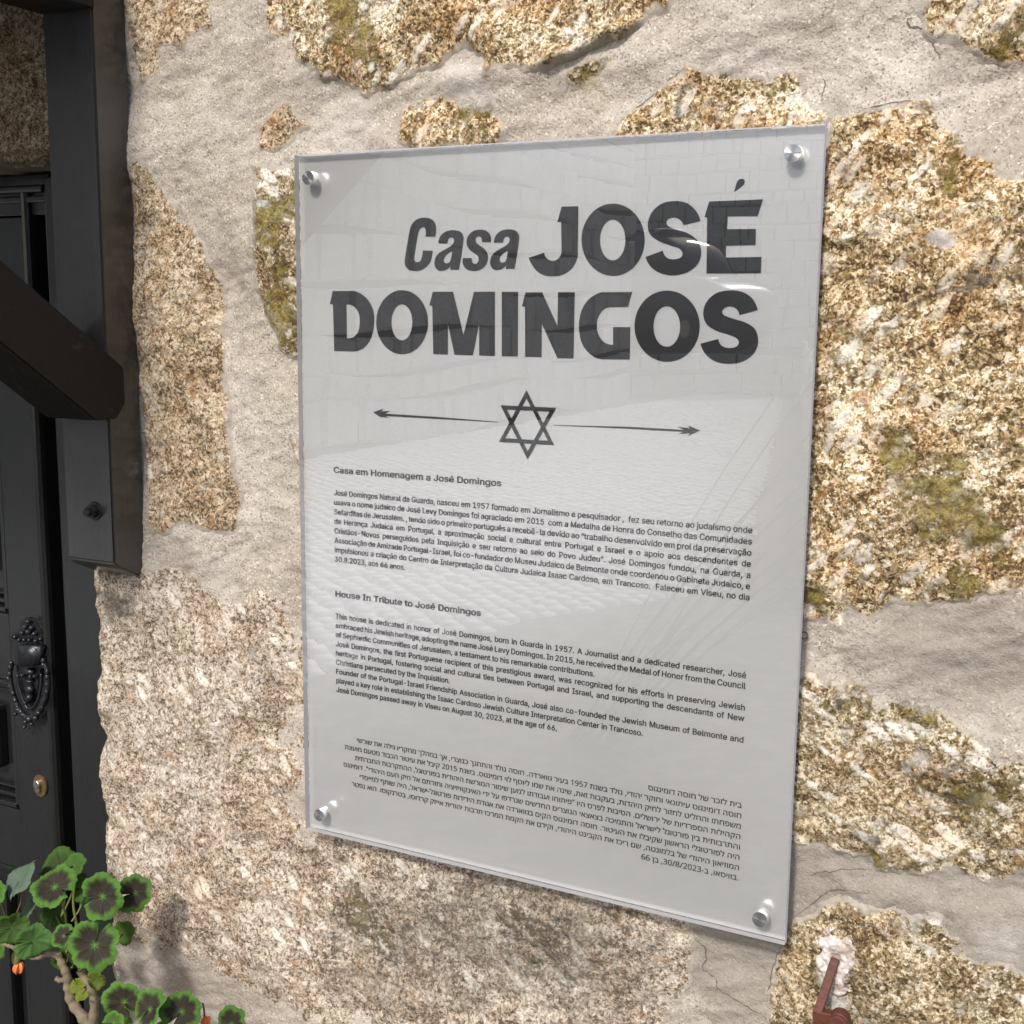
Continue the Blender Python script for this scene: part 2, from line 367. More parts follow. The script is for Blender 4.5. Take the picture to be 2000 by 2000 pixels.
def masks(x, z, bl):
    m = np.zeros((len(x), 4), np.float32); m[:, 3] = 1
    xw = x + fbm(x, z, .05, 3, 91) * .018; zw = z + fbm(x, z, .05, 3, 55) * .018
    for bx_, bz, r, ch, s in bl:
        m[:, ch] += s * np.exp(-((xw - bx_) ** 2 + (zw - bz) ** 2) / (r * r) * 1.3)
    m[:, :3] = np.clip(m[:, :3], 0, 1.3)
    return m

HB = [(1240, 120, 60, 40, .006), (905, 150, 90, 25, .006), (1400, 60, 120, 60, .006), (1590, 110, 60, 80, -.005), (1100, 190, 70, 30, -.006), (650, 190, 60, 30, -.006), (1900, 180, 70, 50, -.006),
      (1750, 1260, 110, 30, .004), (1800, 1770, 130, 30, .005), (430, 560, 40, 150, -.006), (380, 230, 60, 120, .003), (480, 800, 30, 120, .004), (1950, 1340, 80, 40, -.005), (1560, 1740, 80, 40, -.003)]
HBW = []
for px, py, rx, rz, h in HB:
    p = at(px, py, YW); HBW.append((p[0], p[2], rx / 2100, rz / 2100, h))
def mortar_h(x, z):
    h = -.0035 + .0058 * fbm(x, z, .11, 2, 3) + .0020 * fbm(x, z, .04, 2, 8) + .0007 * fbm(x, z, .012, 3, 12)
    h += .0012 * fbm(x * .9 + z * .5, z * 2.4 - x * .8, .03, 2, 31)          # trowel strokes
    for a, b, ra, rb, k in HBW: h = h + k * np.exp(-((x - a) / ra) ** 2 - ((z - b) / rb) ** 2)
    h = h - .010 * np.exp(-np.maximum(x - jamb_x(z), 0) / .005) * (z < OPEN_Z + .01) * (x < -.5) - .008 * np.exp(-np.maximum(z - OPEN_Z, 0) / .005) * (x < OPEN_X)
    return h

def grid_axis(lo, hi, flo, fhi, fine, coarse):
    a = list(np.arange(lo, flo, coarse)) + list(np.arange(flo, fhi, fine)) + list(np.arange(fhi, hi + coarse, coarse))
    return np.array(a)
def grid_mesh(name, gx, gz, X, Yv, Z, keep, mask):
    """keep: boolean per quad; builds only the vertices used"""
    nx, nz = len(gx), len(gz)
    idx = np.arange(nx * nz).reshape(nz, nx)
    q = np.stack([idx[:-1, :-1], idx[:-1, 1:], idx[1:, 1:], idx[1:, :-1]], -1)[keep]
    used = np.zeros(nx * nz, bool); used[q.ravel()] = True
    remap = np.cumsum(used) - 1; q = remap[q]
    co = np.stack([X.ravel()[used], Yv.ravel()[used], Z.ravel()[used]], 1)
    me = bpy.data.meshes.new(name); me.vertices.add(len(co)); me.vertices.foreach_set('co', co.ravel())
    me.loops.add(q.size); me.loops.foreach_set('vertex_index', q.ravel())
    me.polygons.add(len(q)); me.polygons.foreach_set('loop_start', np.arange(0, q.size, 4)); me.polygons.foreach_set('loop_total', np.full(len(q), 4))
    me.polygons.foreach_set('use_smooth', np.ones(len(q), bool))
    at_ = me.color_attributes.new('mask', 'FLOAT_COLOR', 'POINT'); at_.data.foreach_set('color', mask[used].ravel())
    me.update(calc_edges=True); me.validate()
    return me

wall = empty('stone_wall', (0, .3, -1.31))
tag(wall, 'old granite rubble wall of the house with broad pale mortar joints behind the plaque', 'wall')

def solid(x, z):
    return ~((x < jamb_x(z)) & (z < lintel_z(x)))
gx = grid_axis(-2.6, 2.2, -.80, .50, .0021, .05); gz = grid_axis(-1.33, 2.6, -.80, .58, .0021, .05)
X, Z = np.meshgrid(gx, gz); xf, zf = X.ravel(), Z.ravel()
Hm = mortar_h(xf, zf)
Yv = (YW - Hm).reshape(X.shape)
cx_ = (X[:-1, :-1] + X[1:, 1:]) / 2; cz_ = (Z[:-1, :-1] + Z[1:, 1:]) / 2
keep = solid(cx_, cz_)
me = grid_mesh('mortar', gx, gz, X, Yv, Z, keep, masks(xf, zf, MW))
link('mortar', me, MORTAR, wall)

def stone(poly, mat, label=None, up=.006, rough=.0026, ragged=.006, round_=.02, extra=None, seed=0, Yp=YW, step=.0021):
    P = xz(poly, Yp); m = .016
    ax = np.arange(P[:, 0].min() - m, P[:, 0].max() + m, step); az = np.arange(P[:, 1].min() - m, P[:, 1].max() + m, step)
    X, Z = np.meshgrid(ax, az); xf, zf = X.ravel(), Z.ravel()
    d = seg_dist(np.stack([xf, zf], 1), P) + ragged * fbm(xf, zf, .028, 4, 40 + seed, .6)
    hm = mortar_h(xf, zf)
    prof = np.where(d > 0, up * (1 - np.exp(-d / round_)), np.maximum(d, -.02) * .45)
    h = hm + prof + .0006
    k = np.clip((d + .004) / .012, 0, 1)
    h = h + k * (rough * fbm(xf, zf, .030, 3, 60 + seed) + rough * .42 * fbm(xf, zf, .0095, 3, 70 + seed, .65))
    h = h + k * .004 * fbm(xf, zf, .12, 2, 80 + seed)
    if extra is not None: h = h + extra(xf, zf, d)
    dd = np.where((xf > -.27) & (xf < .27) & (zf < .36) & (zf > -.36), .0115, .03)
    h = np.minimum(h, dd)
    D = d.reshape(X.shape); kd = np.maximum(np.maximum(D[:-1, :-1], D[1:, 1:]), np.maximum(D[1:, :-1], D[:-1, 1:])) > -.009
    cx_ = (X[:-1, :-1] + X[1:, 1:]) / 2; cz_ = (Z[:-1, :-1] + Z[1:, 1:]) / 2
    kd &= solid(cx_, cz_)
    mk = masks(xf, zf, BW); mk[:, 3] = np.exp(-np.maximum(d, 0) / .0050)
    me = grid_mesh('stone', ax, az, X, (YW - h).reshape(X.shape), Z, kd, mk)
    o = link('stone', me, mat, wall)
    if label: o['label'] = label
    return o

def ledge(xf, zf, d):           # overhanging lip at the lower right of the top stone
    a = at(1075, 140, YW); b = at(1240, 60, YW)
    ab = np.array([b[0] - a[0], b[2] - a[2]]); L = np.hypot(*ab); u = ab / L; n = np.array([-u[1], u[0]])
    s = (xf - a[0]) * u[0] + (zf - a[2]) * u[1]; t = (xf - a[0]) * n[0] + (zf - a[2]) * n[1]
    t = t + .003 * fbm(xf, zf, .03, 3, 5)
    along = np.clip((s + .01) / .02, 0, 1) * np.clip((L + .01 - s) / .02, 0, 1)
    k = np.clip((t + .004) / .010, 0, 1); k = k * k * (3 - 2 * k)
    return along * (.012 * np.exp(-np.maximum(t, 0) / .035) * k - .009 * np.exp(np.minimum(t + .004, 0) / .012) * (1 - k))

stone([(235, 20), (254, 120), (268, 152), (286, 159), (308, 145), (319, 120), (315, 101), (337, 92), (373, 87), (384, 65), (409, 54), (411, -20), (400, -120), (225, -120)], G_TAN, 'brown tan stone at the top beside the timber post', seed=1, up=.004)
stone([(246, 330), (262, 306), (284, 318), (310, 365), (340, 410), (375, 450), (400, 500), (425, 545), (430, 620), (433, 690), (444, 803), (453, 890), (467, 962), (464, 1049), (435, 1046), (362, 1020), (326, 1042), (300, 1036), (284, 1000), (268, 800), (256, 600)], G_TAN, 'tall tan stone beside the timber post', seed=2, up=.005, ragged=.004)
def bright_side(xf, zf, d): return -.004 * np.exp(-((xf - at(590, 1400, YW)[0]) / .05) ** 2)
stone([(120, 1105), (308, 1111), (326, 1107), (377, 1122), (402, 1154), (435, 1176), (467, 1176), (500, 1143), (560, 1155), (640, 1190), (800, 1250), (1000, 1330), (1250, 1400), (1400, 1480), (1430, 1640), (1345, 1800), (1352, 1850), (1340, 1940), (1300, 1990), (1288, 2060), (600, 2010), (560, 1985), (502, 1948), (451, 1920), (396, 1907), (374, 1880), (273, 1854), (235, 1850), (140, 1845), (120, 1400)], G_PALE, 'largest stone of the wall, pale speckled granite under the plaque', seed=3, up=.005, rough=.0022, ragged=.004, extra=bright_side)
stone([(489, 322), (569, 322), (640, 325), (650, 500), (640, 700), (575, 702), (552, 695), (545, 680), (530, 640), (508, 610), (499, 560), (495, 500), (500, 420), (492, 380)], G_MOSSY, 'narrow mossy stone left of the plaque', seed=4, up=.004, rough=.0018, ragged=.004)
stone([(565, 800), (600, 780), (660, 800), (670, 920), (600, 935), (572, 915), (562, 850)], G_TAN, None, seed=5, up=.003, ragged=.003)
stone([(496, 252), (512, 222), (545, 195), (560, 200), (566, 225), (590, 235), (597, 250), (570, 260), (560, 285), (530, 292), (500, 285)], G_TAN, 'small three-cornered stone above the plaque corner', seed=6, up=.002, ragged=.005, round_=.01)
stone([(515, -20), (521, 62), (562, 83), (591, 120), (624, 153), (674, 157), (707, 182), (757, 166), (790, 147), (844, 137), (860, 108), (885, 89), (939, 112), (947, 141), (989, 128), (1067, 141), (1100, 122), (1150, 90), (1212, 83), (1258, 46), (1300, 8), (1330, -60), (1200, -160), (560, -160)], G_COARSE, 'broad ochre stone along the top edge with a cracked lower lip', seed=7, up=.008, rough=.0034, extra=ledge)
stone([(1080, 160), (1105, 135), (1150, 118), (1185, 112), (1165, 145), (1130, 165)], G_BROWN, None, seed=8, up=.002, ragged=.004, round_=.01)
stone([(782, 199), (769, 244), (780, 275), (800, 288), (976, 284), (978, 244), (960, 215), (943, 199), (893, 199), (852, 184), (815, 190)], G_COARSE, 'small ochre stone just above the plaque', seed=9, up=.004, ragged=.004, round_=.012)
stone([(1196, 270), (1212, 232), (1258, 199), (1300, 163), (1343, 134), (1409, 141), (1474, 152), (1554, 152), (1568, 170), (1563, 183), (1606, 210), (1622, 228), (1610, 262), (1585, 330), (1450, 345), (1230, 330)], G_COARSE, 'ochre stone behind the upper right corner of the plaque', seed=10, up=.006, rough=.003)
stone([(1628, 228), (1680, 217), (1735, 203), (1800, 199), (1825, 217), (1865, 246), (1880, 275), (1916, 290), (1938, 315), (1977, 348), (2000, 355), (2120, 380), (2160, 1100), (2000, 1154), (1935, 1165), (1880, 1172), (1855, 1187), (1790, 1187), (1732, 1187), (1703, 1201), (1656, 1201), (1640, 1232), (1609, 1216), (1540, 1205), (1490, 1100), (1500, 700), (1560, 420), (1590, 345), (1616, 262)], G_COARSE, 'great coarse golden stone with white crystals right of the plaque', seed=11, up=.009, rough=.0036)
stone([(1822, -20), (1818, 11), (1795, 24), (1800, 50), (1824, 64), (1851, 72), (1887, 101), (1916, 112), (1963, 127), (2000, 120), (2120, 100), (2120, -120), (1840, -120)], G_COARSE, 'ochre stone in the top right corner', seed=12, up=.007, rough=.003)
stone([(1545, 1311), (1581, 1314), (1625, 1333), (1690, 1347), (1715, 1365), (1762, 1372), (1809, 1387), (1857, 1405), (1900, 1434), (1936, 1459), (1980, 1478), (2100, 1520), (2110, 1700), (2000, 1709), (1954, 1728), (1907, 1720), (1864, 1709), (1817, 1709), (1795, 1724), (1766, 1709), (1708, 1699), (1690, 1673), (1646, 1670), (1607, 1662), (1545, 1655), (1470, 1620), (1480, 1340)], G_MOSSY, 'lichen covered stone with white patches beside the plaque foot', seed=13, up=.007, rough=.0036)
stone([(1538, 1814), (1574, 1796), (1603, 1771), (1654, 1767), (1715, 1771), (1762, 1778), (1799, 1796), (1835, 1796), (1842, 1818), (1875, 1829), (1886, 1862), (1943, 1880), (2000, 1909), (2140, 1960), (2140, 2200), (1500, 2200), (1502, 2000), (1497, 1950), (1505, 1898), (1522, 1850)], G_BROWN, 'brown stone in the bottom right corner carrying the rusty hook', seed=14, up=.006, rough=.0030)
stone([(-260, -60), (220, -60), (225, 360), (90, 370), (-260, 372)], G_TAN, 'dressed tan lintel stone over the door', seed=15, up=.004, rough=.0018, Yp=YW)

# returns of the door opening: jamb reveal and lintel soffit
def ret_mesh():
    bm = bmesh.new()
    zs = np.arange(-1.33, OPEN_Z + .001, .006); ys = [YW + .010, .06, .10, .16, .24]
    rows = []
    for z in zs:
        xo = float(jamb_x(np.array(z))); rows.append([bm.verts.new((xo + (.001 * math.sin(z * 90 + k) if k else 0.003), y, z)) for k, y in enumerate(ys)])
    for i in range(len(rows) - 1):
        for k in range(len(ys) - 1): bm.faces.new((rows[i][k], rows[i][k + 1], rows[i + 1][k + 1], rows[i + 1][k]))
    xs = np.arange(-2.6, OPEN_X + .02, .006); rows = []
    for x in xs:
        zo = float(lintel_z(np.array(x))); rows.append([bm.verts.new((x, y, zo + (.0015 * math.sin(x * 77 + k) if k else .002))) for k, y in enumerate(ys)])
    for i in range(len(rows) - 1):
        for k in range(len(ys) - 1): bm.faces.new((rows[i][k], rows[i + 1][k], rows[i + 1][k + 1], rows[i][k + 1]))
    return bm
obj('reveal', ret_mesh(), G_TAN, wall, True)

# cracks in the mortar
CR = simple('crack_dirt', (.13, .105, .078), .95)
def crack(pts, wd):
    bm = bmesh.new(); pl = []
    P = smooth_line([(p[0], p[1], 0) for p in pts], 6); prev = None; n = len(P); rnd = random.Random(len(pts) * 7 + int(pts[0][0]))
    for i, p in enumerate(P):
        a = at(p[0] + rnd.uniform(-2, 2), p[1] + rnd.uniform(-2, 2), YW)
        h = float(mortar_h(np.array([a[0]]), np.array([a[2]]))[0]); pl.append(Vector((a[0], YW - h - .0007, a[2])))
    for i, p in enumerate(pl):
        d = (pl[min(i + 1, n - 1)] - pl[max(i - 1, 0)]); d.y = 0; d.normalize(); s = Vector((-d.z, 0, d.x))
        ww = wd * .62 * (.35 + 1.2 * rnd.random()) * min(1, 4 * (i + .5) / n, 4 * (n - i - .5) / n) / 2
        cur = (bm.verts.new(p + s * ww), bm.verts.new(p - s * ww))
        if prev: bm.faces.new((prev[0], prev[1], cur[1], cur[0]))
        prev = cur
    obj('crack', bm, CR, wall)
crack([(1345, 1800), (1348, 1829), (1371, 1852), (1376, 1880), (1368, 1897), (1393, 1920), (1402, 1937), (1450, 1968), (1500, 1996), (1540, 2020)], .0016)
crack([(1529, 1835), (1512, 1880), (1505, 1898), (1500, 1930), (1496, 1955), (1502, 1975), (1507, 2010)], .0018)
crack([(1782, 29), (1771, 36), (1775, 47), (1804, 54), (1811, 72), (1825, 91), (1834, 109)], .0018)
crack([(1545, 1796), (1574, 1778), (1603, 1753), (1632, 1740), (1675, 1742), (1720, 1750)], .0009)
crack([(1574, 1717), (1603, 1706), (1660, 1700), (1700, 1702)], .0008)
crack([(1198, 268), (1210, 238), (1258, 197), (1303, 160), (1342, 131)], .0014)
crack([(1626, 232), (1655, 230), (1680, 215), (1735, 200), (1800, 196), (1828, 216)], .0013)
crack([(1602, 150), (1607, 160), (1602, 180), (1600, 195)], .0009)
bm = bmesh.new()
c0 = at(1569, 1243, YW); hh = float(mortar_h(np.array([c0[0]]), np.array([c0[2]]))[0])
tube(bm, [(c0[0] + .0028 * math.cos(a), YW - hh - .0008, c0[2] + .003 * math.sin(a)) for a in np.linspace(0, 2 * math.pi, 20)], .0005, 6)
obj('pebble_ring', bm, CR, wall)

# ------------------------------------------------------------------ acrylic plaque
PW, PH, TH = .25, .3375, .007
plaque = empty('acrylic_plaque', (0, YW, -PH))
tag(plaque, 'clear acrylic plaque with silver backing and black lettering reading Casa Jose Domingos', 'plaque')
g = NT('acrylic_front'); g.n.remove(g.p)
tr = g.n.new('ShaderNodeBsdfTransparent'); tr.inputs[0].default_value = (.97, .975, .975, 1)
gl = g.n.new('ShaderNodeBsdfGlossy'); gl.inputs['Roughness'].default_value = .0
fr = g.n.new('ShaderNodeFresnel'); 
geo = g.n.new('ShaderNodeNewGeometry'); ior = g.n.new('ShaderNodeMapRange'); g.l.new(geo.outputs['Backfacing'], ior.inputs[0])
ior.inputs['To Min'].default_value = 2.3; ior.inputs['To Max'].default_value = 1 / 2.3; g.l.new(ior.outputs[0], fr.inputs['IOR'])   # a thin pane reflects alike from both sides
mx = g.n.new('ShaderNodeMixShader'); g.l.new(fr.outputs[0], mx.inputs[0]); g.l.new(tr.outputs[0], mx.inputs[1]); g.l.new(gl.outputs[0], mx.inputs[2]); g.l.new(mx.outputs[0], g.out.inputs[0])
bn = g.n.new('ShaderNodeBump'); bn.inputs['Distance'].default_value = .0002; bn.inputs['Strength'].default_value = .12
nz = g.noise(5, 2, .4); g.l.new(nz, bn.inputs['Height']); g.l.new(bn.outputs[0], gl.inputs['Normal'])
ACR = g.m
g = NT('acrylic_edge'); g.n.remove(g.p)
tr = g.n.new('ShaderNodeBsdfTransparent'); tr.inputs[0].default_value = (.9, .92, .95, 1)
df = g.n.new('ShaderNodeBsdfDiffuse'); df.inputs[0].default_value = (.92, .93, .96, 1)  # bright bluish white imitates the glow of light piped to the edges
tl = g.n.new('ShaderNodeBsdfTranslucent'); tl.inputs[0].default_value = (.80, .83, .90, 1)
m1 = g.n.new('ShaderNodeMixShader'); m1.inputs[0].default_value = .55; g.l.new(df.outputs[0], m1.inputs[1]); g.l.new(tl.outputs[0], m1.inputs[2])
m2 = g.n.new('ShaderNodeMixShader'); m2.inputs[0].default_value = .98; g.l.new(tr.outputs[0], m2.inputs[1]); g.l.new(m1.outputs[0], m2.inputs[2]); g.l.new(m2.outputs[0], g.out.inputs[0])
ACE = g.m
bm = bmesh.new()
v = [bm.verts.new(p) for p in [(-PW, 0, -PH), (PW, 0, -PH), (PW, 0, PH), (-PW, 0, PH), (-PW, TH, -PH), (PW, TH, -PH), (PW, TH, PH), (-PW, TH, PH)]]
bm.faces.new((v[0], v[1], v[2], v[3]))
for a, b, c_, d_ in ((0, 4, 5, 1), (1, 5, 6, 2), (2, 6, 7, 3), (3, 7, 4, 0)): f_ = bm.faces.new((v[a], v[b], v[c_], v[d_])); f_.material_index = 1
obj('acrylic_panel', bm, [ACR, ACE], plaque)

g = NT('silver_print_film')
n1 = g.noise(6, 4, .6); n2 = g.noise(1, 3, .6, g.mapping((0, 0, 0), (300, 300, 4)))
c = g.mix(n1, (.90, .885, .86), (.93, .92, .895)); c = g.mix(.02, c, g.ramp(n2, [(.3, .5), (.7, .8)]))
smud = g.ramp(g.noise(26, 5, .62, dist=.5), [(.56, 0.0), (.72, 1.0)])
c = g.mix(g.math('MULTIPLY', smud, .22), c, (.82, .82, .80))
dots = g.ramp(g.voro(46, out='Distance'), [(.018, 1.0), (.03, 0.0)])
c = g.mix(g.math('MULTIPLY', dots, .5), c, (.97, .97, .96))
g.set(Base_Color=c, Metallic=.66, Roughness=.22)
SILVER = g.m
bm = bmesh.new(); box(bm, (-PW + .0005, TH + .0003, -PH + .0005), (PW - .0005, TH + .0018, PH - .0005))
sheet = obj('printed_sheet', bm, SILVER, plaque)
INK = simple('black_ink', (.009, .009, .011), .6)

YT = TH - .0002       # the print lies just under the clear panel
def outline(pts, sub=7):
    """pts: (x, y) smooth or (x, y, 1) corner; returns a dense closed outline"""
    n = len(pts); out = []
    P = [np.array(p[:2], float) for p in pts]; C = [len(p) > 2 for p in pts]
    for i in range(n):
        j = (i + 1) % n; p, q = P[i], P[j]; h, k = P[i - 1], P[(j + 1) % n]
        if C[i] and C[j]: out.append(p); continue
        t0 = (q - p) if C[i] else (q - h) * .5; t1 = (q - p) if C[j] else (k - p) * .5
        L = np.hypot(*(q - p)); 
        for t_, in ((t0,), (t1,)):
            m = np.hypot(*t_)
            if m > L * 1.1: t_ *= L * 1.1 / m
        if C[i]: t0 = 2 * (q - p) - t1 if np.hypot(*(2 * (q - p) - t1)) < 2 * L else (q - p)
        if C[j]: t1 = 2 * (q - p) - t0 if np.hypot(*(2 * (q - p) - t0)) < 2 * L else (q - p)
        for s in range(sub):
            t = s / sub; a = 2 * t ** 3 - 3 * t ** 2 + 1; b = t ** 3 - 2 * t ** 2 + t; c2 = -2 * t ** 3 + 3 * t ** 2; d2 = t ** 3 - t ** 2
            out.append(a * p + b * t0 + c2 * q + d2 * t1)
    return out
def ell(cx, cy, rx, ry, n=56): return [np.array([cx + rx * math.cos(2 * math.pi * k / n), cy + ry * math.sin(2 * math.pi * k / n)]) for k in range(n)]
def glyph(name, contours, org, s):
    cu = bpy.data.curves.new(name, 'CURVE'); cu.dimensions = '2D'; cu.fill_mode = 'BOTH'
    for ct in contours:
        sp = cu.splines.new('POLY'); sp.points.add(len(ct) - 1); sp.use_cyclic_u = True
        for k, p in enumerate(ct):
            wq = at(org[0] + p[0] * s, org[1] + p[1] * s, YT); sp.points[k].co = (wq[0], wq[2], 0, 1)
    t = bpy.data.objects.new('t', cu); col.objects.link(t); bpy.context.view_layer.update()
    me = bpy.data.meshes.new_from_object(t.evaluated_get(bpy.context.evaluated_depsgraph_get()))
    bpy.data.objects.remove(t); bpy.data.curves.remove(cu)
    me.transform(Matrix(((1, 0, 0, 0), (0, 0, 1, YT), (0, 1, 0, 0), (0, 0, 0, 1))))
    me.name = name; me.materials.clear()
    return link(name, me, INK, plaque)
A1, S1 = (770, 400), 290 / 1932
Cc = outline([(532, 415, 1), (541, 330), (535, 255), (500, 200), (440, 172), (365, 168), (290, 192), (235, 245), (205, 310), (190, 390), (160, 560), (137, 710), (139, 780), (175, 835), (240, 860), (330, 855), (410, 810), (465, 745), (488, 670), (500, 597, 1), (372, 593, 1), (362, 670), (345, 722), (312, 745), (275, 738), (259, 705), (262, 650), (290, 480), (312, 360), (335, 312), (372, 292), (400, 305), (410, 345), (405, 413, 1)])
a_o = [(575, 503, 1), (590, 425), (640, 365), (720, 333), (810, 333), (873, 362), (900, 425), (892, 520), (865, 700), (838, 845, 1), (728, 843, 1), (733, 792, 1), (680, 842), (610, 861), (555, 842), (524, 780), (532, 700), (580, 630), (660, 580), (735, 535), (776, 485), (770, 438), (738, 425), (706, 442), (690, 503, 1)]
a_i = [(752, 608, 1), (700, 632), (658, 675), (643, 725), (660, 755), (690, 760), (722, 742), (740, 690)]
sh = lambda L, dx, dy: [(p[0] + dx, p[1] + dy) + tuple(p[2:]) for p in L]
s_o = [(1252, 487, 1), (1256, 425), (1232, 368), (1175, 330), (1110, 322), (1030, 340), (970, 392), (942, 460), (948, 530), (985, 590), (1045, 632), (1088, 670), (1098, 718), (1078, 758), (1045, 768), (1015, 748), (1008, 692, 1), (893, 692, 1), (892, 760), (920, 820), (975, 853), (1045, 862), (1120, 843), (1185, 790), (1215, 715), (1212, 640), (1178, 580), (1120, 535), (1070, 495), (1058, 450), (1075, 418), (1110, 412), (1136, 435), (1140, 485, 1)]
glyph('letter_C', [Cc], A1, S1); glyph('letter_a', [outline(a_o), outline(a_i)], A1, S1); glyph('letter_s', [outline(s_o)], A1, S1)
glyph('letter_a', [outline(sh(a_o, 724, -11)), outline(sh(a_i, 726, -9))], A1, S1)
A2, S2 = (1020, 340), 500 / 1932
glyph('letter_J', [outline([(298, 245, 1), (422, 242, 1), (418, 590, 1), (408, 650), (370, 715), (305, 758), (230, 771), (155, 760), (95, 715), (48, 632, 1), (165, 593, 1), (182, 632), (222, 655), (262, 645), (290, 612), (296, 570, 1), (293, 360, 1), (265, 360, 1)])], A2, S2)
glyph('letter_O', [ell(685, 495, 238, 273), ell(682, 497, 96, 154)], A2, S2)
glyph('letter_S', [outline([(1345, 353, 1), (1308, 275), (1240, 218), (1150, 203), (1055, 222), (980, 285), (948, 370), (962, 450), (1030, 505), (1120, 540), (1185, 562), (1210, 600), (1190, 633), (1130, 643), (1085, 625), (1060, 577, 1), (930, 625, 1), (975, 705), (1055, 752), (1150, 764), (1250, 738), (1325, 675), (1350, 590), (1325, 505), (1250, 447), (1165, 420), (1105, 395), (1087, 362), (1108, 335), (1150, 328), (1190, 345), (1215, 385, 1)])], A2, S2)
glyph('letter_E', [outline([(a, b, 1) for a, b in [(1410, 207), (1817, 190), (1775, 317), (1550, 318), (1545, 416), (1762, 414), (1760, 535), (1538, 541), (1535, 630), (1805, 625), (1800, 748), (1390, 750), (1395, 325), (1375, 325)]])], A2, S2)
glyph('accent', [outline([(1600, 133, 1), (1612, 85), (1628, 48), (1655, 35), (1676, 46), (1672, 76)])], A2, S2)
A3, S3 = (630, 550), 460 / 1932
glyph('letter_D', [outline([(83, 78, 1), (220, 76, 1), (300, 92), (375, 155), (418, 250), (420, 360), (395, 465), (340, 540), (265, 573, 1), (95, 570, 1), (85, 187, 1), (60, 185, 1)]), outline([(195, 188, 1), (250, 200), (292, 250), (305, 320), (295, 400), (258, 452), (198, 465, 1)])], A3, S3)
glyph('letter_O', [ell(652, 333, 212, 263), ell(650, 334, 86, 148)], A3, S3)
glyph('letter_M', [outline([(a, b, 1) for a, b in [(905, 83), (1070, 83), (1155, 440), (1242, 83), (1413, 83), (1412, 610), (1285, 606), (1284, 345), (1232, 605), (1082, 600), (1028, 345), (1026, 598), (908, 595), (900, 198), (875, 195)]])], A3, S3)
glyph('letter_I', [outline([(a, b, 1) for a, b in [(1470, 84), (1603, 84), (1600, 614), (1470, 612)]])], A3, S3)
glyph('letter_N', [outline([(a, b, 1) for a, b in [(1026.4, 571), (1058.6, 570.7), (1088.7, 637), (1089.8, 570.7), (1122.4, 570.7), (1119.8, 700), (1088.7, 699.6), (1057.9, 632.1), (1057.4, 697.6), (1025.7, 696.9), (1025.2, 598.8), (1019.3, 598.3)]])], (0, 0), 1)
A4, S4 = (1080, 550), 420 / 1932
glyph('letter_G', [outline([(710, 93, 1), (672, 228, 1), (520, 230, 1), (450, 255), (405, 325), (393, 410), (415, 490), (465, 548), (540, 567, 1), (540, 408, 1), (695, 408, 1), (688, 700, 1), (440, 698, 1), (345, 660), (262, 560), (233, 410), (255, 265), (325, 155), (440, 95, 1)])], A4, S4)
glyph('letter_O', [ell(1025, 400, 293, 320), ell(1022, 403, 120, 182)], A4, S4)
glyph('letter_S', [outline([(1840, 255, 1), (1790, 152), (1700, 92), (1590, 78), (1465, 105), (1378, 185), (1350, 285), (1378, 380), (1460, 438), (1570, 475), (1645, 505), (1670, 545), (1645, 585), (1580, 597), (1515, 575), (1485, 515, 1), (1325, 558, 1), (1370, 650), (1455, 715), (1570, 738), (1700, 718), (1800, 648), (1842, 545), (1820, 435), (1735, 370), (1610, 330), (1535, 300), (1519, 268), (1545, 235), (1600, 223), (1650, 248), (1675, 300, 1)])], A4, S4)
A5, S5 = (710, 740), 690 / 1932
def ring(tri, k=.77):
    t = [np.array(p, float) for p in tri]; c = sum(t) / 3
    return [[p for p in t], [c + (p - c) * k for p in t][::-1]]
glyph('star_triangle', ring([(891, 62), (1043, 363), (740, 345)]), A5, S5)
o = glyph('star_triangle', ring([(750, 144), (1053, 158), (897, 440)]), A5, S5); o.location.y = -.0003
glyph('arrow', [[np.array(p, float) for p in [(52, 182), (107, 163), (97, 178), (146, 174), (118, 190), (400, 208), (737, 235), (737, 237.5), (400, 219), (118, 203), (138, 214), (92, 206), (105, 218)]]], A5, S5)
glyph('arrow', [[np.array(p, float) for p in [(1840, 282), (1775, 255), (1785, 270), (1720, 262), (1752, 279), (1450, 262), (1040, 252), (1040, 254.5), (1450, 273), (1750, 290), (1720, 302), (1785, 297), (1772, 313)]]], A5, S5)

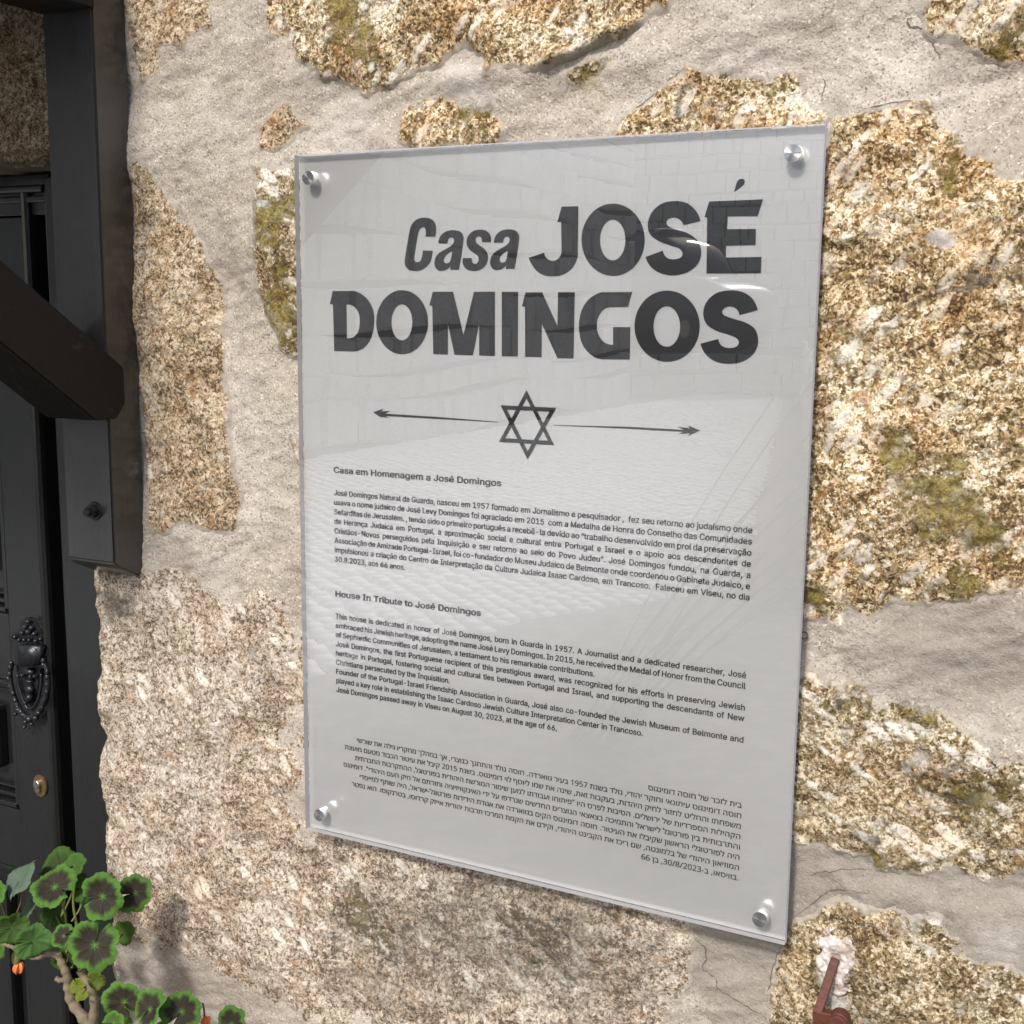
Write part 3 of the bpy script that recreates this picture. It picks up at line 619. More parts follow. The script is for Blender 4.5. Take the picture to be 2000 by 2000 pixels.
# running text, one object per printed line
import os
def blender_font(n):
    try: return bpy.data.fonts.load(os.path.join(bpy.utils.system_resource('DATAFILES'), 'fonts', n))
    except Exception: return None
F_LAT = blender_font('Inter.woff2'); F_HEB = blender_font('NotoSansHebrew-Regular.woff2')
from mathutils.geometry import tessellate_polygon
def fill_loops(me):
    """fills closed outlines one by one, so that strokes which overlap stay solid"""
    nx = {}
    for e in me.edges:
        a, b = e.vertices; nx.setdefault(a, []).append(b); nx.setdefault(b, []).append(a)
    seen = set(); loops = []
    for v0 in range(len(me.vertices)):
        if v0 in seen or v0 not in nx: continue
        lp = [v0]; seen.add(v0); cur = v0
        while True:
            n_ = [q for q in nx[cur] if q not in seen]
            if not n_: break
            cur = min(n_) if len(lp) == 1 else n_[0]; lp.append(cur); seen.add(cur)
        P = [me.vertices[i].co.copy() for i in lp]
        ar = sum(P[i].x * P[(i + 1) % len(P)].y - P[(i + 1) % len(P)].x * P[i].y for i in range(len(P))) / 2
        loops.append((P, ar))
    bpy.data.meshes.remove(me)
    if not loops: return bpy.data.meshes.new('t')
    def inside(p, P):
        c = False; n = len(P)
        for i in range(n):
            a, b = P[i], P[(i + 1) % n]
            if (a.y > p.y) != (b.y > p.y) and p.x < a.x + (p.y - a.y) / (b.y - a.y) * (b.x - a.x): c = not c
        return c
    sg = 1 if max(loops, key=lambda q: abs(q[1]))[1] > 0 else -1
    outer = [l for l in loops if l[1] * sg > 0]; holes = [l for l in loops if l[1] * sg <= 0]
    V, F = [], []
    for P, ar in outer:
        hs = [H_ for H_, _ in holes if inside(H_[0], P)]
        polys = [P] + hs; base = len(V); flat = [q for pl_ in polys for q in pl_]; V += [tuple(q) for q in flat]
        F += [tuple(base + i for i in t_) for t_ in tessellate_polygon(polys)]
    m = bpy.data.meshes.new('t'); m.from_pydata(V, [], F); return m
def text_mesh(s, size, bold, wordsp=1.0, sx=1.0):
    cu = bpy.data.curves.new('t', 'FONT'); cu.body = s; cu.size = 1.0; fnt = F_HEB if '\u05d5' in s else F_LAT
    if fnt: cu.font = fnt
    cu.space_word = wordsp; cu.resolution_u = 3; cu.fill_mode = 'NONE'
    t = bpy.data.objects.new('t', cu); col.objects.link(t); bpy.context.view_layer.update()
    me = bpy.data.meshes.new_from_object(t.evaluated_get(bpy.context.evaluated_depsgraph_get()))
    bpy.data.objects.remove(t); bpy.data.curves.remove(cu)
    me = fill_loops(me); me.transform(Matrix.Scale(size, 4)); me.update()
    co = np.empty(len(me.vertices) * 3, np.float32); me.vertices.foreach_get('co', co); co = co.reshape(-1, 3)
    return me, co[:, 0].min(), co[:, 0].max()
def line(s, x0, x1, z, size, bold, cond, justify, name='text_line'):
    """x0 / x1 wanted ink extent; justify stretches the word spaces, otherwise only x0 (or x1 when x0 is None) is kept"""
    me, a, b = text_mesh(s, size, bold)
    if justify and ' ' in s:
        cond = CONDJ
        want = (x1 - x0) / cond; me2, a2, b2 = text_mesh(s, size, bold, 2.0)
        k = 1 + (want - (b - a)) / max((b2 - a2) - (b - a), 1e-6)
        bpy.data.meshes.remove(me2); bpy.data.meshes.remove(me); k = max(k, .45)
        me, a, b = text_mesh(s, size, bold, k); cond = (x1 - x0) / (b - a)
    elif x0 is not None and x1 is not None: cond = (x1 - x0) / (b - a)
    ox = x0 - a * cond if x0 is not None else x1 - b * cond
    me.transform(Matrix(((cond, 0, 0, ox), (0, 0, 1, YT), (0, 1, 0, z), (0, 0, 0, 1))))
    # bolder strokes: the same outlines laid a hair apart
    nv = len(me.vertices); co = np.empty(nv * 3); me.vertices.foreach_get('co', co); co = co.reshape(-1, 3)
    fs = [tuple(p.vertices) for p in me.polygons]; bpy.data.meshes.remove(me)
    ks = (-1, -.33, .33, 1) if bold > .035 else (-1, 1)
    V = np.concatenate([co + np.array([k * bold * size * .5 * (.6 if bold > .02 else 1), -i * 2e-5, (.35 if i % 2 else -.35) * bold * size * .5]) for i, k in enumerate(ks)])
    F = [tuple(v + i * nv for v in f) for i in range(len(ks)) for f in fs]
    me = bpy.data.meshes.new(name); me.from_pydata(V.tolist(), [], F); return link(name, me, INK, plaque)
CONDJ = .80
XL, XR, LS = -.2140, .2048, .00949
PT = ["Jos\u00e9 Domingos Natural da Guarda, nasceu em 1957 formado em Jornalismo e pesquisador ,  fez seu retorno ao juda\u00edsmo onde",
      "usava o nome judaico de Jos\u00e9 Levy Domingos foi agraciado em 2015  com a Medalha de Honra do Conselho das Comunidades",
      "Sefarditas de Jerusal\u00e9m. , tendo sido o primeiro portugu\u00eas a receb\u00ea-la devido ao \u201ctrabalho desenvolvido em prol da preserva\u00e7\u00e3o",
      "da Heran\u00e7a Judaica em Portugal, a aproxima\u00e7\u00e3o social e cultural entre Portugal e Israel e o apoio aos descendentes de",
      "Crist\u00e3os-Novos perseguidos pela Inquisi\u00e7\u00e3o e seu retorno ao seio do Povo Judeu\u201d. Jos\u00e9 Domingos fundou, na Guarda, a",
      "Associa\u00e7\u00e3o de Amizade Portugal-Israel, foi co-fundador do Museu Judaico de Belmonte onde coordenou o Gabinete Judaico, e",
      "impulsionou a cria\u00e7\u00e3o do Centro de Interpreta\u00e7\u00e3o da Cultura Judaica Isaac Cardoso, em Trancoso.  Faleceu em Viseu, no dia",
      "30.8.2023, aos 66 anos."]
EN = [("This house is dedicated in honor of Jos\u00e9 Domingos, born in Guarda in 1957. A Journalist and a dedicated researcher, Jos\u00e9", 1),
      ("embraced his Jewish heritage, adopting the name Jos\u00e9 Levy Domingos. In 2015, he received the Medal of Honor from the Council", 1),
      ("of Sephardic Communities of Jerusalem, a testament to his remarkable contributions.", 0),
      ("Jos\u00e9 Domingos, the first Portuguese recipient of this prestigious award, was recognized for his efforts in preserving Jewish", 1),
      ("heritage in Portugal, fostering social and cultural ties between Portugal and Israel, and supporting the descendants of New", 1),
      ("Christians persecuted by the Inquisition.", 0),
      ("Founder of the Portugal-Israel Friendship Association in Guarda, Jos\u00e9 also co-founded the Jewish Museum of Belmonte and", 1),
      ("played a key role in establishing the Isaac Cardoso Jewish Culture Interpretation Center in Trancoso.", 0),
      ("Jos\u00e9 Domingos passed away in Viseu on August 30, 2023, at the age of 66.", 0)]
HE = [("\u05d1\u05d9\u05ea \u05dc\u05d6\u05db\u05e8 \u05e9\u05dc \u05d7\u05d5\u05e1\u05d4 \u05d3\u05d5\u05de\u05d9\u05e0\u05d2\u05d5\u05e1", 1265.8, 1542.9),
      ("\u05d7\u05d5\u05e1\u05d4 \u05d3\u05d5\u05de\u05d9\u05e0\u05d2\u05d5\u05e1 \u05e2\u05d9\u05ea\u05d5\u05e0\u05d0\u05d9 \u05d5\u05d7\u05d5\u05e7\u05e8 \u05d9\u05d4\u05d5\u05d3\u05d9, \u05e0\u05d5\u05dc\u05d3 \u05d1\u05e9\u05e0\u05ea 1957 \u05d1\u05e2\u05d9\u05e8 \u05d2\u05d5\u05d5\u05d0\u05e8\u05d3\u05d4. \u05d7\u05d5\u05e1\u05d4 \u05e0\u05d5\u05dc\u05d3 \u05d5\u05d4\u05ea\u05d7\u05e0\u05da \u05db\u05e0\u05d5\u05e6\u05e8\u05d9, \u05d0\u05da \u05d1\u05de\u05d4\u05dc\u05da \u05de\u05d7\u05e7\u05e8\u05d9\u05d5 \u05d2\u05d9\u05dc\u05d4 \u05d0\u05ea \u05e9\u05d5\u05e8\u05e9\u05d9", 697.6, 1449.6),
      ("\u05de\u05e9\u05e4\u05d7\u05ea\u05d5 \u05d5\u05d4\u05d7\u05dc\u05d9\u05d8 \u05dc\u05d7\u05d6\u05d5\u05e8 \u05dc\u05d7\u05d9\u05e7 \u05d4\u05d9\u05d4\u05d3\u05d5\u05ea, \u05d1\u05e2\u05e7\u05d1\u05d5\u05ea \u05d6\u05d0\u05ea, \u05e9\u05d9\u05e0\u05d4 \u05d0\u05ea \u05e9\u05de\u05d5 \u05dc\u05d9\u05d5\u05e1\u05e3 \u05dc\u05d5\u05d9 \u05d3\u05d5\u05de\u05d9\u05e0\u05d2\u05d5\u05e1. \u05d1\u05e9\u05e0\u05ea 2015 \u05e7\u05d9\u05d1\u05dc \u05d0\u05ea \u05e2\u05d9\u05d8\u05d5\u05e8 \u05d4\u05db\u05d1\u05d5\u05d3 \u05de\u05d8\u05e2\u05dd \u05de\u05d5\u05e2\u05e6\u05ea", 673.7, 1461),
      ("\u05d4\u05e7\u05d4\u05d9\u05dc\u05d5\u05ea \u05d4\u05e1\u05e4\u05e8\u05d3\u05d9\u05d5\u05ea \u05e9\u05dc \u05d9\u05e8\u05d5\u05e9\u05dc\u05d9\u05dd. \u05d4\u05e1\u05d9\u05d1\u05d5\u05ea \u05dc\u05e4\u05e8\u05e1 \u05d4\u05d9\u05d5 \u201d\u05e4\u05d9\u05ea\u05d5\u05d7\u05d5 \u05d5\u05e2\u05d1\u05d5\u05d3\u05ea\u05d5 \u05dc\u05de\u05e2\u05df \u05e9\u05d9\u05de\u05d5\u05e8 \u05d4\u05de\u05d5\u05e8\u05e9\u05ea \u05d4\u05d9\u05d4\u05d5\u05d3\u05d9\u05ea \u05d1\u05e4\u05d5\u05e8\u05d8\u05d5\u05d2\u05dc, \u05d4\u05d4\u05ea\u05e7\u05e8\u05d1\u05d5\u05ea \u05d4\u05d7\u05d1\u05e8\u05ea\u05d9\u05ea", 693.7, 1483.8),
      ("\u05d5\u05d4\u05ea\u05e8\u05d1\u05d5\u05ea\u05d9\u05ea \u05d1\u05d9\u05df \u05e4\u05d5\u05e8\u05d8\u05d5\u05d2\u05dc \u05dc\u05d9\u05e9\u05e8\u05d0\u05dc \u05d5\u05d4\u05ea\u05de\u05d9\u05db\u05d4 \u05d1\u05e6\u05d0\u05e6\u05d0\u05d9 \u05d4\u05e0\u05d5\u05e6\u05e8\u05d9\u05dd \u05d4\u05d7\u05d3\u05e9\u05d9\u05dd \u05e9\u05e0\u05e8\u05d3\u05e4\u05d5 \u05e2\u05dc \u05d9\u05d3\u05d9 \u05d4\u05d0\u05d9\u05e0\u05e7\u05d5\u05d5\u05d9\u05d6\u05d9\u05e6\u05d9\u05d4 \u05d5\u05d7\u05d6\u05e8\u05ea\u05dd \u05d0\u05dc \u05d7\u05d9\u05e7 \u05d4\u05e2\u05dd \u05d4\u05d9\u05d4\u05d5\u05d3\u05d9\u201d. \u05d3\u05d5\u05de\u05d9\u05e0\u05d2\u05e1", 671, 1496),
      ("\u05d4\u05d9\u05d4 \u05dc\u05e4\u05d5\u05e8\u05d8\u05d5\u05d2\u05dc\u05d9 \u05d4\u05e8\u05d0\u05e9\u05d5\u05df \u05e9\u05e7\u05d9\u05d1\u05dc\u05d5 \u05d0\u05ea \u05d4\u05e2\u05d9\u05d8\u05d5\u05e8. \u05d7\u05d5\u05e1\u05d4 \u05d3\u05d5\u05de\u05d9\u05e0\u05d2\u05d5\u05e1 \u05d4\u05e7\u05d9\u05dd \u05d1\u05d2\u05d5\u05d5\u05d0\u05e8\u05d3\u05d4 \u05d0\u05ea \u05d0\u05d2\u05d5\u05d3\u05ea \u05d4\u05d9\u05d3\u05d9\u05d3\u05d5\u05ea \u05e4\u05d5\u05e8\u05d8\u05d5\u05d2\u05dc-\u05d9\u05e9\u05e8\u05d0\u05dc, \u05d4\u05d9\u05d4 \u05e9\u05d5\u05ea\u05e3 \u05dc\u05de\u05d9\u05d9\u05e1\u05d3\u05d9", 702.8, 1515.6),
      ("\u05d4\u05de\u05d5\u05d6\u05d9\u05d0\u05d5\u05df \u05d4\u05d9\u05d4\u05d5\u05d3\u05d9 \u05e9\u05dc \u05d1\u05dc\u05de\u05d5\u05e0\u05d8\u05d4, \u05e9\u05dd \u05e8\u05d9\u05db\u05d6 \u05d0\u05ea \u05d4\u05e7\u05d1\u05d9\u05e0\u05d8 \u05d4\u05d9\u05d4\u05d5\u05d3\u05d9, \u05d5\u05e7\u05d9\u05d3\u05dd \u05d0\u05ea \u05d4\u05e7\u05de\u05ea \u05d4\u05de\u05e8\u05db\u05d6 \u05ea\u05e8\u05d1\u05d5\u05ea \u05d9\u05d4\u05d5\u05d3\u05d9\u05ea \u05d0\u05d9\u05d9\u05d6\u05e7 \u05e7\u05e8\u05d3\u05d5\u05e1\u05d5, \u05d1\u05d8\u05e8\u05e0\u05e7\u05d5\u05e1\u05d5. \u05d4\u05d5\u05d0 \u05e0\u05e4\u05d8\u05e8", 686.9, 1535),
      (".\u05d1\u05d5\u05d5\u05d9\u05e1\u05d0\u05d5, \u05d1-30/8/2023, \u05d1\u05df 66", 1252.8, 1678)]
def rtl(s):
    out = []; i = 0
    while i < len(s):
        if s[i].isdigit():
            j = i
            while j < len(s) and (s[j].isdigit() or s[j] == '/'): j += 1
            out.append(s[i:j]); i = j
        else: out.append(s[i]); i += 1
    return ''.join(out[::-1])
BS = .0103; BOLD = .054
nat = [text_mesh(s, BS, .010)[1:] for s in PT[:7] + [e[0] for e in EN if e[1]]]
CONDJ = (XR - XL) / (max(b - a for a, b in nat) * .97)
line('Casa em Homenagem a Jos\u00e9 Domingos', -.2139, -.0297, .0362, .0116, .075, 1, False)
for k, s in enumerate(PT): line(s, XL, XR if k < 7 else None, .0140 - LS * k, BS, BOLD, CONDJ, k < 7)
line('House In Tribute to Jos\u00e9 Domingos', -.2136, -.0498, -.0877, .0116, .075, 1, False)
E_END = {2: 1161, 5: 878.5, 7: 1255, 8: 1087.6}
for k, (s, j) in enumerate(EN):
    z = -.1103 - LS * k
    if j: line(s, XL, XR, z, BS, BOLD, CONDJ, True)
    else:
        py = {2: 1321, 5: 1336, 7: 1437, 8: 1428}[k]; xe = at(E_END[k], py, TH)[0]
        line(s, XL, xe, z, BS, BOLD, .80, False)
for k, (s, px, py) in enumerate(HE):
    line(rtl(s), at(px, py, TH)[0], .2058, -.2256 - LS * k, .0090, .030, .8, False)

# stand-off fasteners
g = NT('turned_steel'); g.set(Base_Color=(.78, .78, .77), Metallic=1.0, Roughness=.24)
g.p.inputs['Anisotropic'].default_value = .85
tn = g.n.new('ShaderNodeTangent'); tn.direction_type = 'RADIAL'; tn.axis = 'Y'; g.l.new(tn.outputs[0], g.p.inputs['Tangent'])
STEEL = g.m
SLOT = simple('slot_shadow_steel', (.25, .25, .25), .5, 1)
for k, (x, z, rd) in enumerate([(-.2310, .3155, .0066), (.2270, .3160, .0071), (-.2295, -.3160, .0064), (.2290, -.3172, .0069)]):
    fb = empty('standoff_bolt', (x, YW, z)); fb.parent = plaque; fb.matrix_parent_inverse = Matrix.Translation(-plaque.location)
    me_l = (('bolt_head', [(rd * .98, .0003), (rd, -.0004), (rd, -.0046), (rd * .95, -.0052), (rd * .5, -.00525), (.0003, -.0053)][::-1]), ('bolt_barrel', [(.001, TH + .002), (rd * .95, TH + .002), (rd * .95, YW + .008), (.001, YW + .008)][::-1]))
    for nm, prof in me_l:
        bm = bmesh.new(); lathe(bm, prof, (0, 0, 0), 'y', 48); bmesh.ops.recalc_face_normals(bm, faces=bm.faces[:])
        o = link(nm, bpy.data.meshes.new(nm), STEEL, None); bm.to_mesh(o.data); bm.free(); o.parent = fb; o.location = (0, -YW, 0)
    if k < 2:
        bm = bmesh.new(); box(bm, (-rd * .9, -.0056 - YW, -.0005), (rd * .9, -.0044 - YW, .0005))
        for vv in bm.verts: vv.co.z += vv.co.x * .08 * (1 if k else -1)
        o = obj('slot', bm, SLOT, None); o.parent = fb

# ------------------------------------------------------------------ timber bracket of the door canopy
br = empty('door_canopy', (-.515, YW, -.1))
tag(br, 'black painted timber door canopy standing on a wall post with a diagonal brace', 'canopy')
XA, XB, YF = -.5505, -.4815, -.019
bm = bmesh.new()
prism(bm, [(YF, -.078), (YF + .006, -.084), (YW + .004, -.103), (YW + .004, .66), (YF, .66)], 'x', XA, XB, .0022)
obj('post', bm, POST_M, br)
bm = bmesh.new()
prism(bm, [(.001, .131), (.001, .093), (-.012, .0775), (-.044, .078), (-.655, .515), (-.62, .56)], 'x', -.5452, -.4755, .002)
obj('brace', bm, BRACE_M, br)
bm = bmesh.new(); box(bm, (XA + .001, -.69, .488), (XB + .004, YF + .0005, .60), .002)
for vv in bm.verts: pass
obj('beam', bm, BRACE_M, br)
for k in range(6):
    bm = bmesh.new(); box(bm, (-1.75, -.70 + .12 * k, .602), (-.473, -.70 + .12 * k + .117, .625), .002); obj('board', bm, BRACE_M, br)
NUT = simple('black_painted_iron', (.018, .019, .022), .28, .2, .5, 60, .4, 300, .0006)
bm = bmesh.new(); cN = at(186, 998, YF)
lathe(bm, [(.0005, -.0018), (.0098, -.0018), (.0104, 0), (.0005, .001)], (cN[0], YF, cN[2]), 'y', 24)
hexp = [(cN[0] + .0076 * math.cos(R(60 * k + 12)), cN[2] + .0076 * math.sin(R(60 * k + 12))) for k in range(6)]
prism(bm, hexp, 'y', YF - .0082, YF - .0016, .0006)
lathe(bm, [(.0003, -.0140), (.0036, -.0140), (.0043, -.0130), (.0043, -.006), (.0003, -.006)], (cN[0], YF, cN[2]), 'y', 16)
bmesh.ops.recalc_face_normals(bm, faces=bm.faces[:]); obj('nut', bm, NUT, br)

# ------------------------------------------------------------------ door
YD = .100
door = empty('panelled_door', (-1.05, YD, -1.31)); tag(door, 'black painted panelled wooden door recessed in the stone wall', 'door')
DL, DR, SE = -1.55, -.7135, -.727
def zz(px, py, Y=YD): return at(px, py, Y)[2]
PX1 = -.7885                                   # left edge of the lock stile
bm = bmesh.new()
box(bm, (PX1, YD, -1.30), (SE - .0006, YD + .04, .30), .0015); obj('stile', bm, DOOR_M, door)
bm = bmesh.new()
box(bm, (DL, YD, -1.30), (DL + .07, YD + .04, .30), .0015); obj('stile', bm, DOOR_M, door)
ZR = [(-.285, -.196), (-.545, -.462), (-1.30, -1.08), (.24, .30)]
for a, b in ZR:
    bm = bmesh.new(); box(bm, (DL + .07, YD + .0006, a), (PX1 - .0004, YD + .039, b), .0012); obj('rail', bm, DOOR_M, door)
for a, b in ((-.196, .24), (-.462, -.285), (-1.08, -.545)):
    bm = bmesh.new()
    x0, x1 = DL + .07, PX1
    box(bm, (x0, YD + .026, a), (x1, YD + .034, b))
    # ogee moulding: three stepped frames, then the raised field
    for off, y0, y1, wd in ((.001, YD + .001, YD + .02, .007), (.010, YD + .010, YD + .026, .006), (.019, YD + .017, YD + .027, .004)):
        for lo, hi in (((x0 + off, a + off), (x0 + off + wd, b - off)), ((x1 - off - wd, a + off), (x1 - off, b - off)), ((x0 + off, a + off), (x1 - off, a + off + wd)), ((x0 + off, b - off - wd), (x1 - off, b - off))):
            box(bm, (lo[0], y0, lo[1]), (hi[0], y1, hi[1]), .0015)
    box(bm, (x0 + .045, YD + .008, a + .045), (x1 - .045, YD + .028, b - .045), .006)
    obj('panel', bm, DOOR_M, door)
bm = bmesh.new()                              # half-round cover strip on the closing edge
zs = np.linspace(-1.30, .335, 30); cx0 = (SE + DR) / 2
prof = [(SE + .0002, .004), (SE + .0012, -.001), (SE + .004, -.005), (cx0, -.0068), (DR - .004, -.005), (DR - .0012, -.001), (DR, .004), (DR, .03), (SE + .0002, .03)]
prism(bm, [(a, YD + b) for a, b in prof], 'z', -1.30, .335); obj('edge_bead', bm, DOOR_M, door)
fr_ = empty('door_frame', (-.65, .12, -1.31)); tag(fr_, 'black painted door frame set between door and stone jamb', 'door frame')
bm = bmesh.new(); box(bm, (-.6850, YD - .004, -1.31), (-.5560, YD + .10, .345), .002); obj('jamb', bm, DOOR_M, fr_)
bm = bmesh.new(); box(bm, (-.7125, YD + .030, -1.31), (-.6852, YD + .09, .345)); obj('rebate', bm, DOOR_M, fr_)
bm = bmesh.new(); box(bm, (-.7015, YD + .012, -1.31), (-.6990, YD + .0302, .345), .0008); obj('seal_strip', bm, DOOR_M, fr_)
bm = bmesh.new()
box(bm, (DL - .05, YD + .004, .302), (-.6852, YD + .09, .349), .001)
box(bm, (DL - .05, YD - .008, .327), (-.6852, YD + .01, .336), .003); box(bm, (DL - .05, YD - .003, .316), (-.6852, YD + .008, .324), .002)
obj('head', bm, DOOR_M, fr_)
bm = bmesh.new(); box(bm, (-2.5, .24, -1.31), (-.3, .26, .6)); obj('dark_back', bm, simple('dark_hall', (.01, .01, .01), .9), fr_)
bm = bmesh.new(); box(bm, (DL - .11, YD - .004, -1.31), (DL - .012, YD + .09, .301), .002); obj('jamb', bm, DOOR_M, fr_)

# knocker: crown, plate, bearded mask and hanging wreath
kn = empty('door_knocker', tuple(at(55, 1315, YD - .01))); tag(kn, 'ornate black cast iron door knocker with wreath ring above the keyhole', 'door knocker')
def kp(px, py, lift=.008): return tuple(at(px, py, YD - lift))
U = 1 / 1750
bm = bmesh.new()
pl = [(28, 1236), (40, 1228), (40, 1215), (52, 1206), (64, 1210), (78, 1232), (86, 1246), (84, 1300), (76, 1350), (60, 1375), (44, 1352), (32, 1300), (22, 1250)]
prism(bm, [tuple(at(a, b, YD - .003)[[0, 2]]) for a, b in pl], 'y', YD - .005, YD + .0005, .0012); obj('back_plate', bm, NUT, kn)
bm = bmesh.new(); rk = random.Random(3)
for a, b, r in [(56, 1214, 6), (50, 1224, 6), (62, 1226, 6), (44, 1236, 6), (68, 1238, 6), (56, 1234, 7), (30, 1244, 5), (80, 1248, 5), (38, 1250, 5), (48, 1250, 5), (58, 1250, 5), (70, 1252, 5), (24, 1242, 4)]:
    ball(bm, kp(a, b, .009), (r * U, r * U * 1.2, r * U))
prism(bm, [tuple(at(a, b, YD - .014)[[0, 2]]) for a, b in [(36, 1260), (82, 1262), (76, 1300), (42, 1302)]], 'y', YD - .019, YD - .003, .002)
obj('crown', bm, NUT, kn, True)
bm = bmesh.new()
for a, b, rx, rz in [(58, 1312, 14, 8), (46, 1318, 6, 5), (70, 1320, 6, 5), (58, 1330, 11, 5), (58, 1346, 12, 10), (58, 1362, 9, 9), (52, 1372, 5, 5), (62, 1322, 4, 8)]:
    ball(bm, kp(a, b, .009), (rx * U, 9 * U, rz * U))
obj('mask', bm, NUT, kn, True)
bm = bmesh.new()
lp = [(25, 1296), (20, 1315), (22, 1340), (30, 1368), (42, 1392), (58, 1402), (74, 1392), (88, 1366), (94, 1338), (92, 1310), (84, 1290)]
ww = smooth_line([kp(a, b, .012) for a, b in lp], 6); tube(bm, ww, [(.0026 + .0016 * math.sin(math.pi * i / len(ww))) for i in range(len(ww))], 9)
for i, p in enumerate(ww):
    if i % 3 == 0: ball(bm, (p[0] + rk.uniform(-.002, .002), p[1] - .0015, p[2] + rk.uniform(-.001, .001)), (.0034, .003, .0044), 8, 6)
lp2 = [(34, 1318), (38, 1345), (50, 1378), (60, 1384), (72, 1372), (80, 1340), (80, 1316)]
tube(bm, smooth_line([kp(a, b, .011) for a, b in lp2], 6), .0019, 8)
for a, b, r in [(36, 1386, 7), (30, 1394, 6), (46, 1396, 8), (58, 1404, 9), (70, 1402, 8), (50, 1410, 7), (62, 1414, 6), (76, 1392, 7), (48, 1420, 5), (56, 1422, 4)]:
    ball(bm, kp(a, b, .013), (r * U, r * U, r * U * .8), 9, 6)
obj('wreath_ring', bm, NUT, kn, True)

esc = empty('keyhole_escutcheon', tuple(at(78, 1535, YD))); tag(esc, 'oval bronze lock plate with steel cylinder below the knocker', 'lock plate')
BRZ = simple('worn_bronze', (.20, .125, .06), .48, .7, .5, 90, .4)
c = at(78, 1535, YD - .002)
bm = bmesh.new(); prism(bm, [(c[0] + .0122 * math.cos(t), c[2] + .0150 * math.sin(t)) for t in np.linspace(0, 2 * math.pi, 33)[:-1]], 'y', YD - .003, YD + .0004, .0009); obj('plate', bm, BRZ, esc)
CHR = simple('steel_cylinder', (.6, .58, .55), .25, 1)
bm = bmesh.new(); lathe(bm, [(.0003, -.0052), (.0045, -.0052), (.0052, -.0045), (.0052, 0), (.0003, 0)], (c[0] - .001, YD - .0028, c[2] + .0035), 'y', 24)
box(bm, (c[0] - .0035, YD - .0074, c[2] - .0075), (c[0] + .0015, YD - .0028, c[2] + .002), .0012)
bmesh.ops.recalc_face_normals(bm, faces=bm.faces[:]); obj('lock_cylinder', bm, CHR, esc)
bm = bmesh.new(); box(bm, (c[0] + .0016, YD - .0062, c[2] - .0070), (c[0] + .0030, YD - .0030, c[2] + .0005)); box(bm, (c[0] - .0018, YD - .0082, c[2] + .0010), (c[0] - .0008, YD - .0078, c[2] + .0055)); obj('keyway', bm, CR, esc)

# ------------------------------------------------------------------ rusty hook in the bottom right corner
hk = empty('iron_hook', tuple(at(1640, 1870, YW))); tag(hk, 'red brown painted iron hook set in a patch of white plaster on the wall', 'hook')
RED = simple('red_oxide_paint', (.095, .030, .019), .55, 0, .4, 45, .35, 160, .0009)
def hp(px, py, lift): return tuple(at(px, py, YW - lift))
bm = bmesh.new()
a0 = Vector(hp(1632, 1872, .006)); a1 = Vector(hp(1599, 1972, .022)); w_ = .0037
d = (a1 - a0).normalized(); s = Vector((d.z, 0, -d.x)).normalized() * w_; u = d.cross(s).normalized() * .004
t = bmesh.new(); q = [t.verts.new(p + e1 * s + e2 * u) for p in (a0, a1 + d * .003) for e1, e2 in ((-1, -1), (1, -1), (1, 1), (-1, 1))]
for f_ in ((0, 1, 2, 3), (7, 6, 5, 4), (0, 4, 5, 1), (1, 5, 6, 2), (2, 6, 7, 3), (3, 7, 4, 0)): t.faces.new([q[i] for i in f_])
bmesh.ops.recalc_face_normals(t, faces=t.faces[:]); bmesh.ops.bevel(t, geom=t.edges[:], offset=.0005, segments=1, affect='EDGES'); merge(bm, t)
obj('arm', bm, RED, hk)
bm = bmesh.new()
b0 = Vector(hp(1596, 1982, .023)); b1 = Vector(hp(1640, 1992, .024))
t = bmesh.new(); d = (b1 - b0).normalized(); s = Vector((d.z, 0, -d.x)).normalized() * .0050; u = d.cross(s).normalized() * .004
q = [t.verts.new(p + e1 * s + e2 * u) for p in (b0 - d * .003, b1) for e1, e2 in ((-1, -1), (1, -1), (1, 1), (-1, 1))]
for f_ in ((0, 1, 2, 3), (7, 6, 5, 4), (0, 4, 5, 1), (1, 5, 6, 2), (2, 6, 7, 3), (3, 7, 4, 0)): t.faces.new([q[i] for i in f_])
bmesh.ops.recalc_face_normals(t, faces=t.faces[:]); bmesh.ops.bevel(t, geom=t.edges[:], offset=.0005, segments=1, affect='EDGES'); merge(bm, t)
cc = hp(1641, 1990, .024); lathe(bm, [(.0004, -.012), (.0072, -.012), (.0080, -.0108), (.0080, -.0078), (.0072, -.007), (.0080, -.0062), (.0082, .004), (.0004, .004)], cc, 'y', 28)
tube(bm, [hp(1600, 1990, .024), hp(1602, 2040, .024), hp(1606, 2120, .024)], .0045, 12)
bmesh.ops.recalc_face_normals(bm, faces=bm.faces[:]); obj('coil', bm, RED, hk, False)
# plaster patch
g = NT('white_lime_plaster'); n = g.noise(95, 6, .7); n2 = g.noise(330, 3, .7)
g.set(Base_Color=g.mix(g.ramp(n, [(.40, 0.0), (.58, 1.0)]), g.mix(n2, (.20, .14, .10), (.48, .40, .33)), (.66, .61, .58)), Roughness=.93)
b = g.bump(n, .0022, .8); g.bump(n2, .0012, .9, b); PLASTER = g.m
pp = xz([(1600, 1842), (1620, 1832), (1652, 1836), (1672, 1856), (1680, 1880), (1674, 1904), (1660, 1918), (1654, 1950), (1636, 1965), (1622, 1930), (1608, 1924), (1598, 1890)], YW - .008)
ax = np.arange(pp[:, 0].min() - .01, pp[:, 0].max() + .01, .0011); az = np.arange(pp[:, 1].min() - .01, pp[:, 1].max() + .01, .0011)
X, Z = np.meshgrid(ax, az); xf, zf = X.ravel(), Z.ravel()
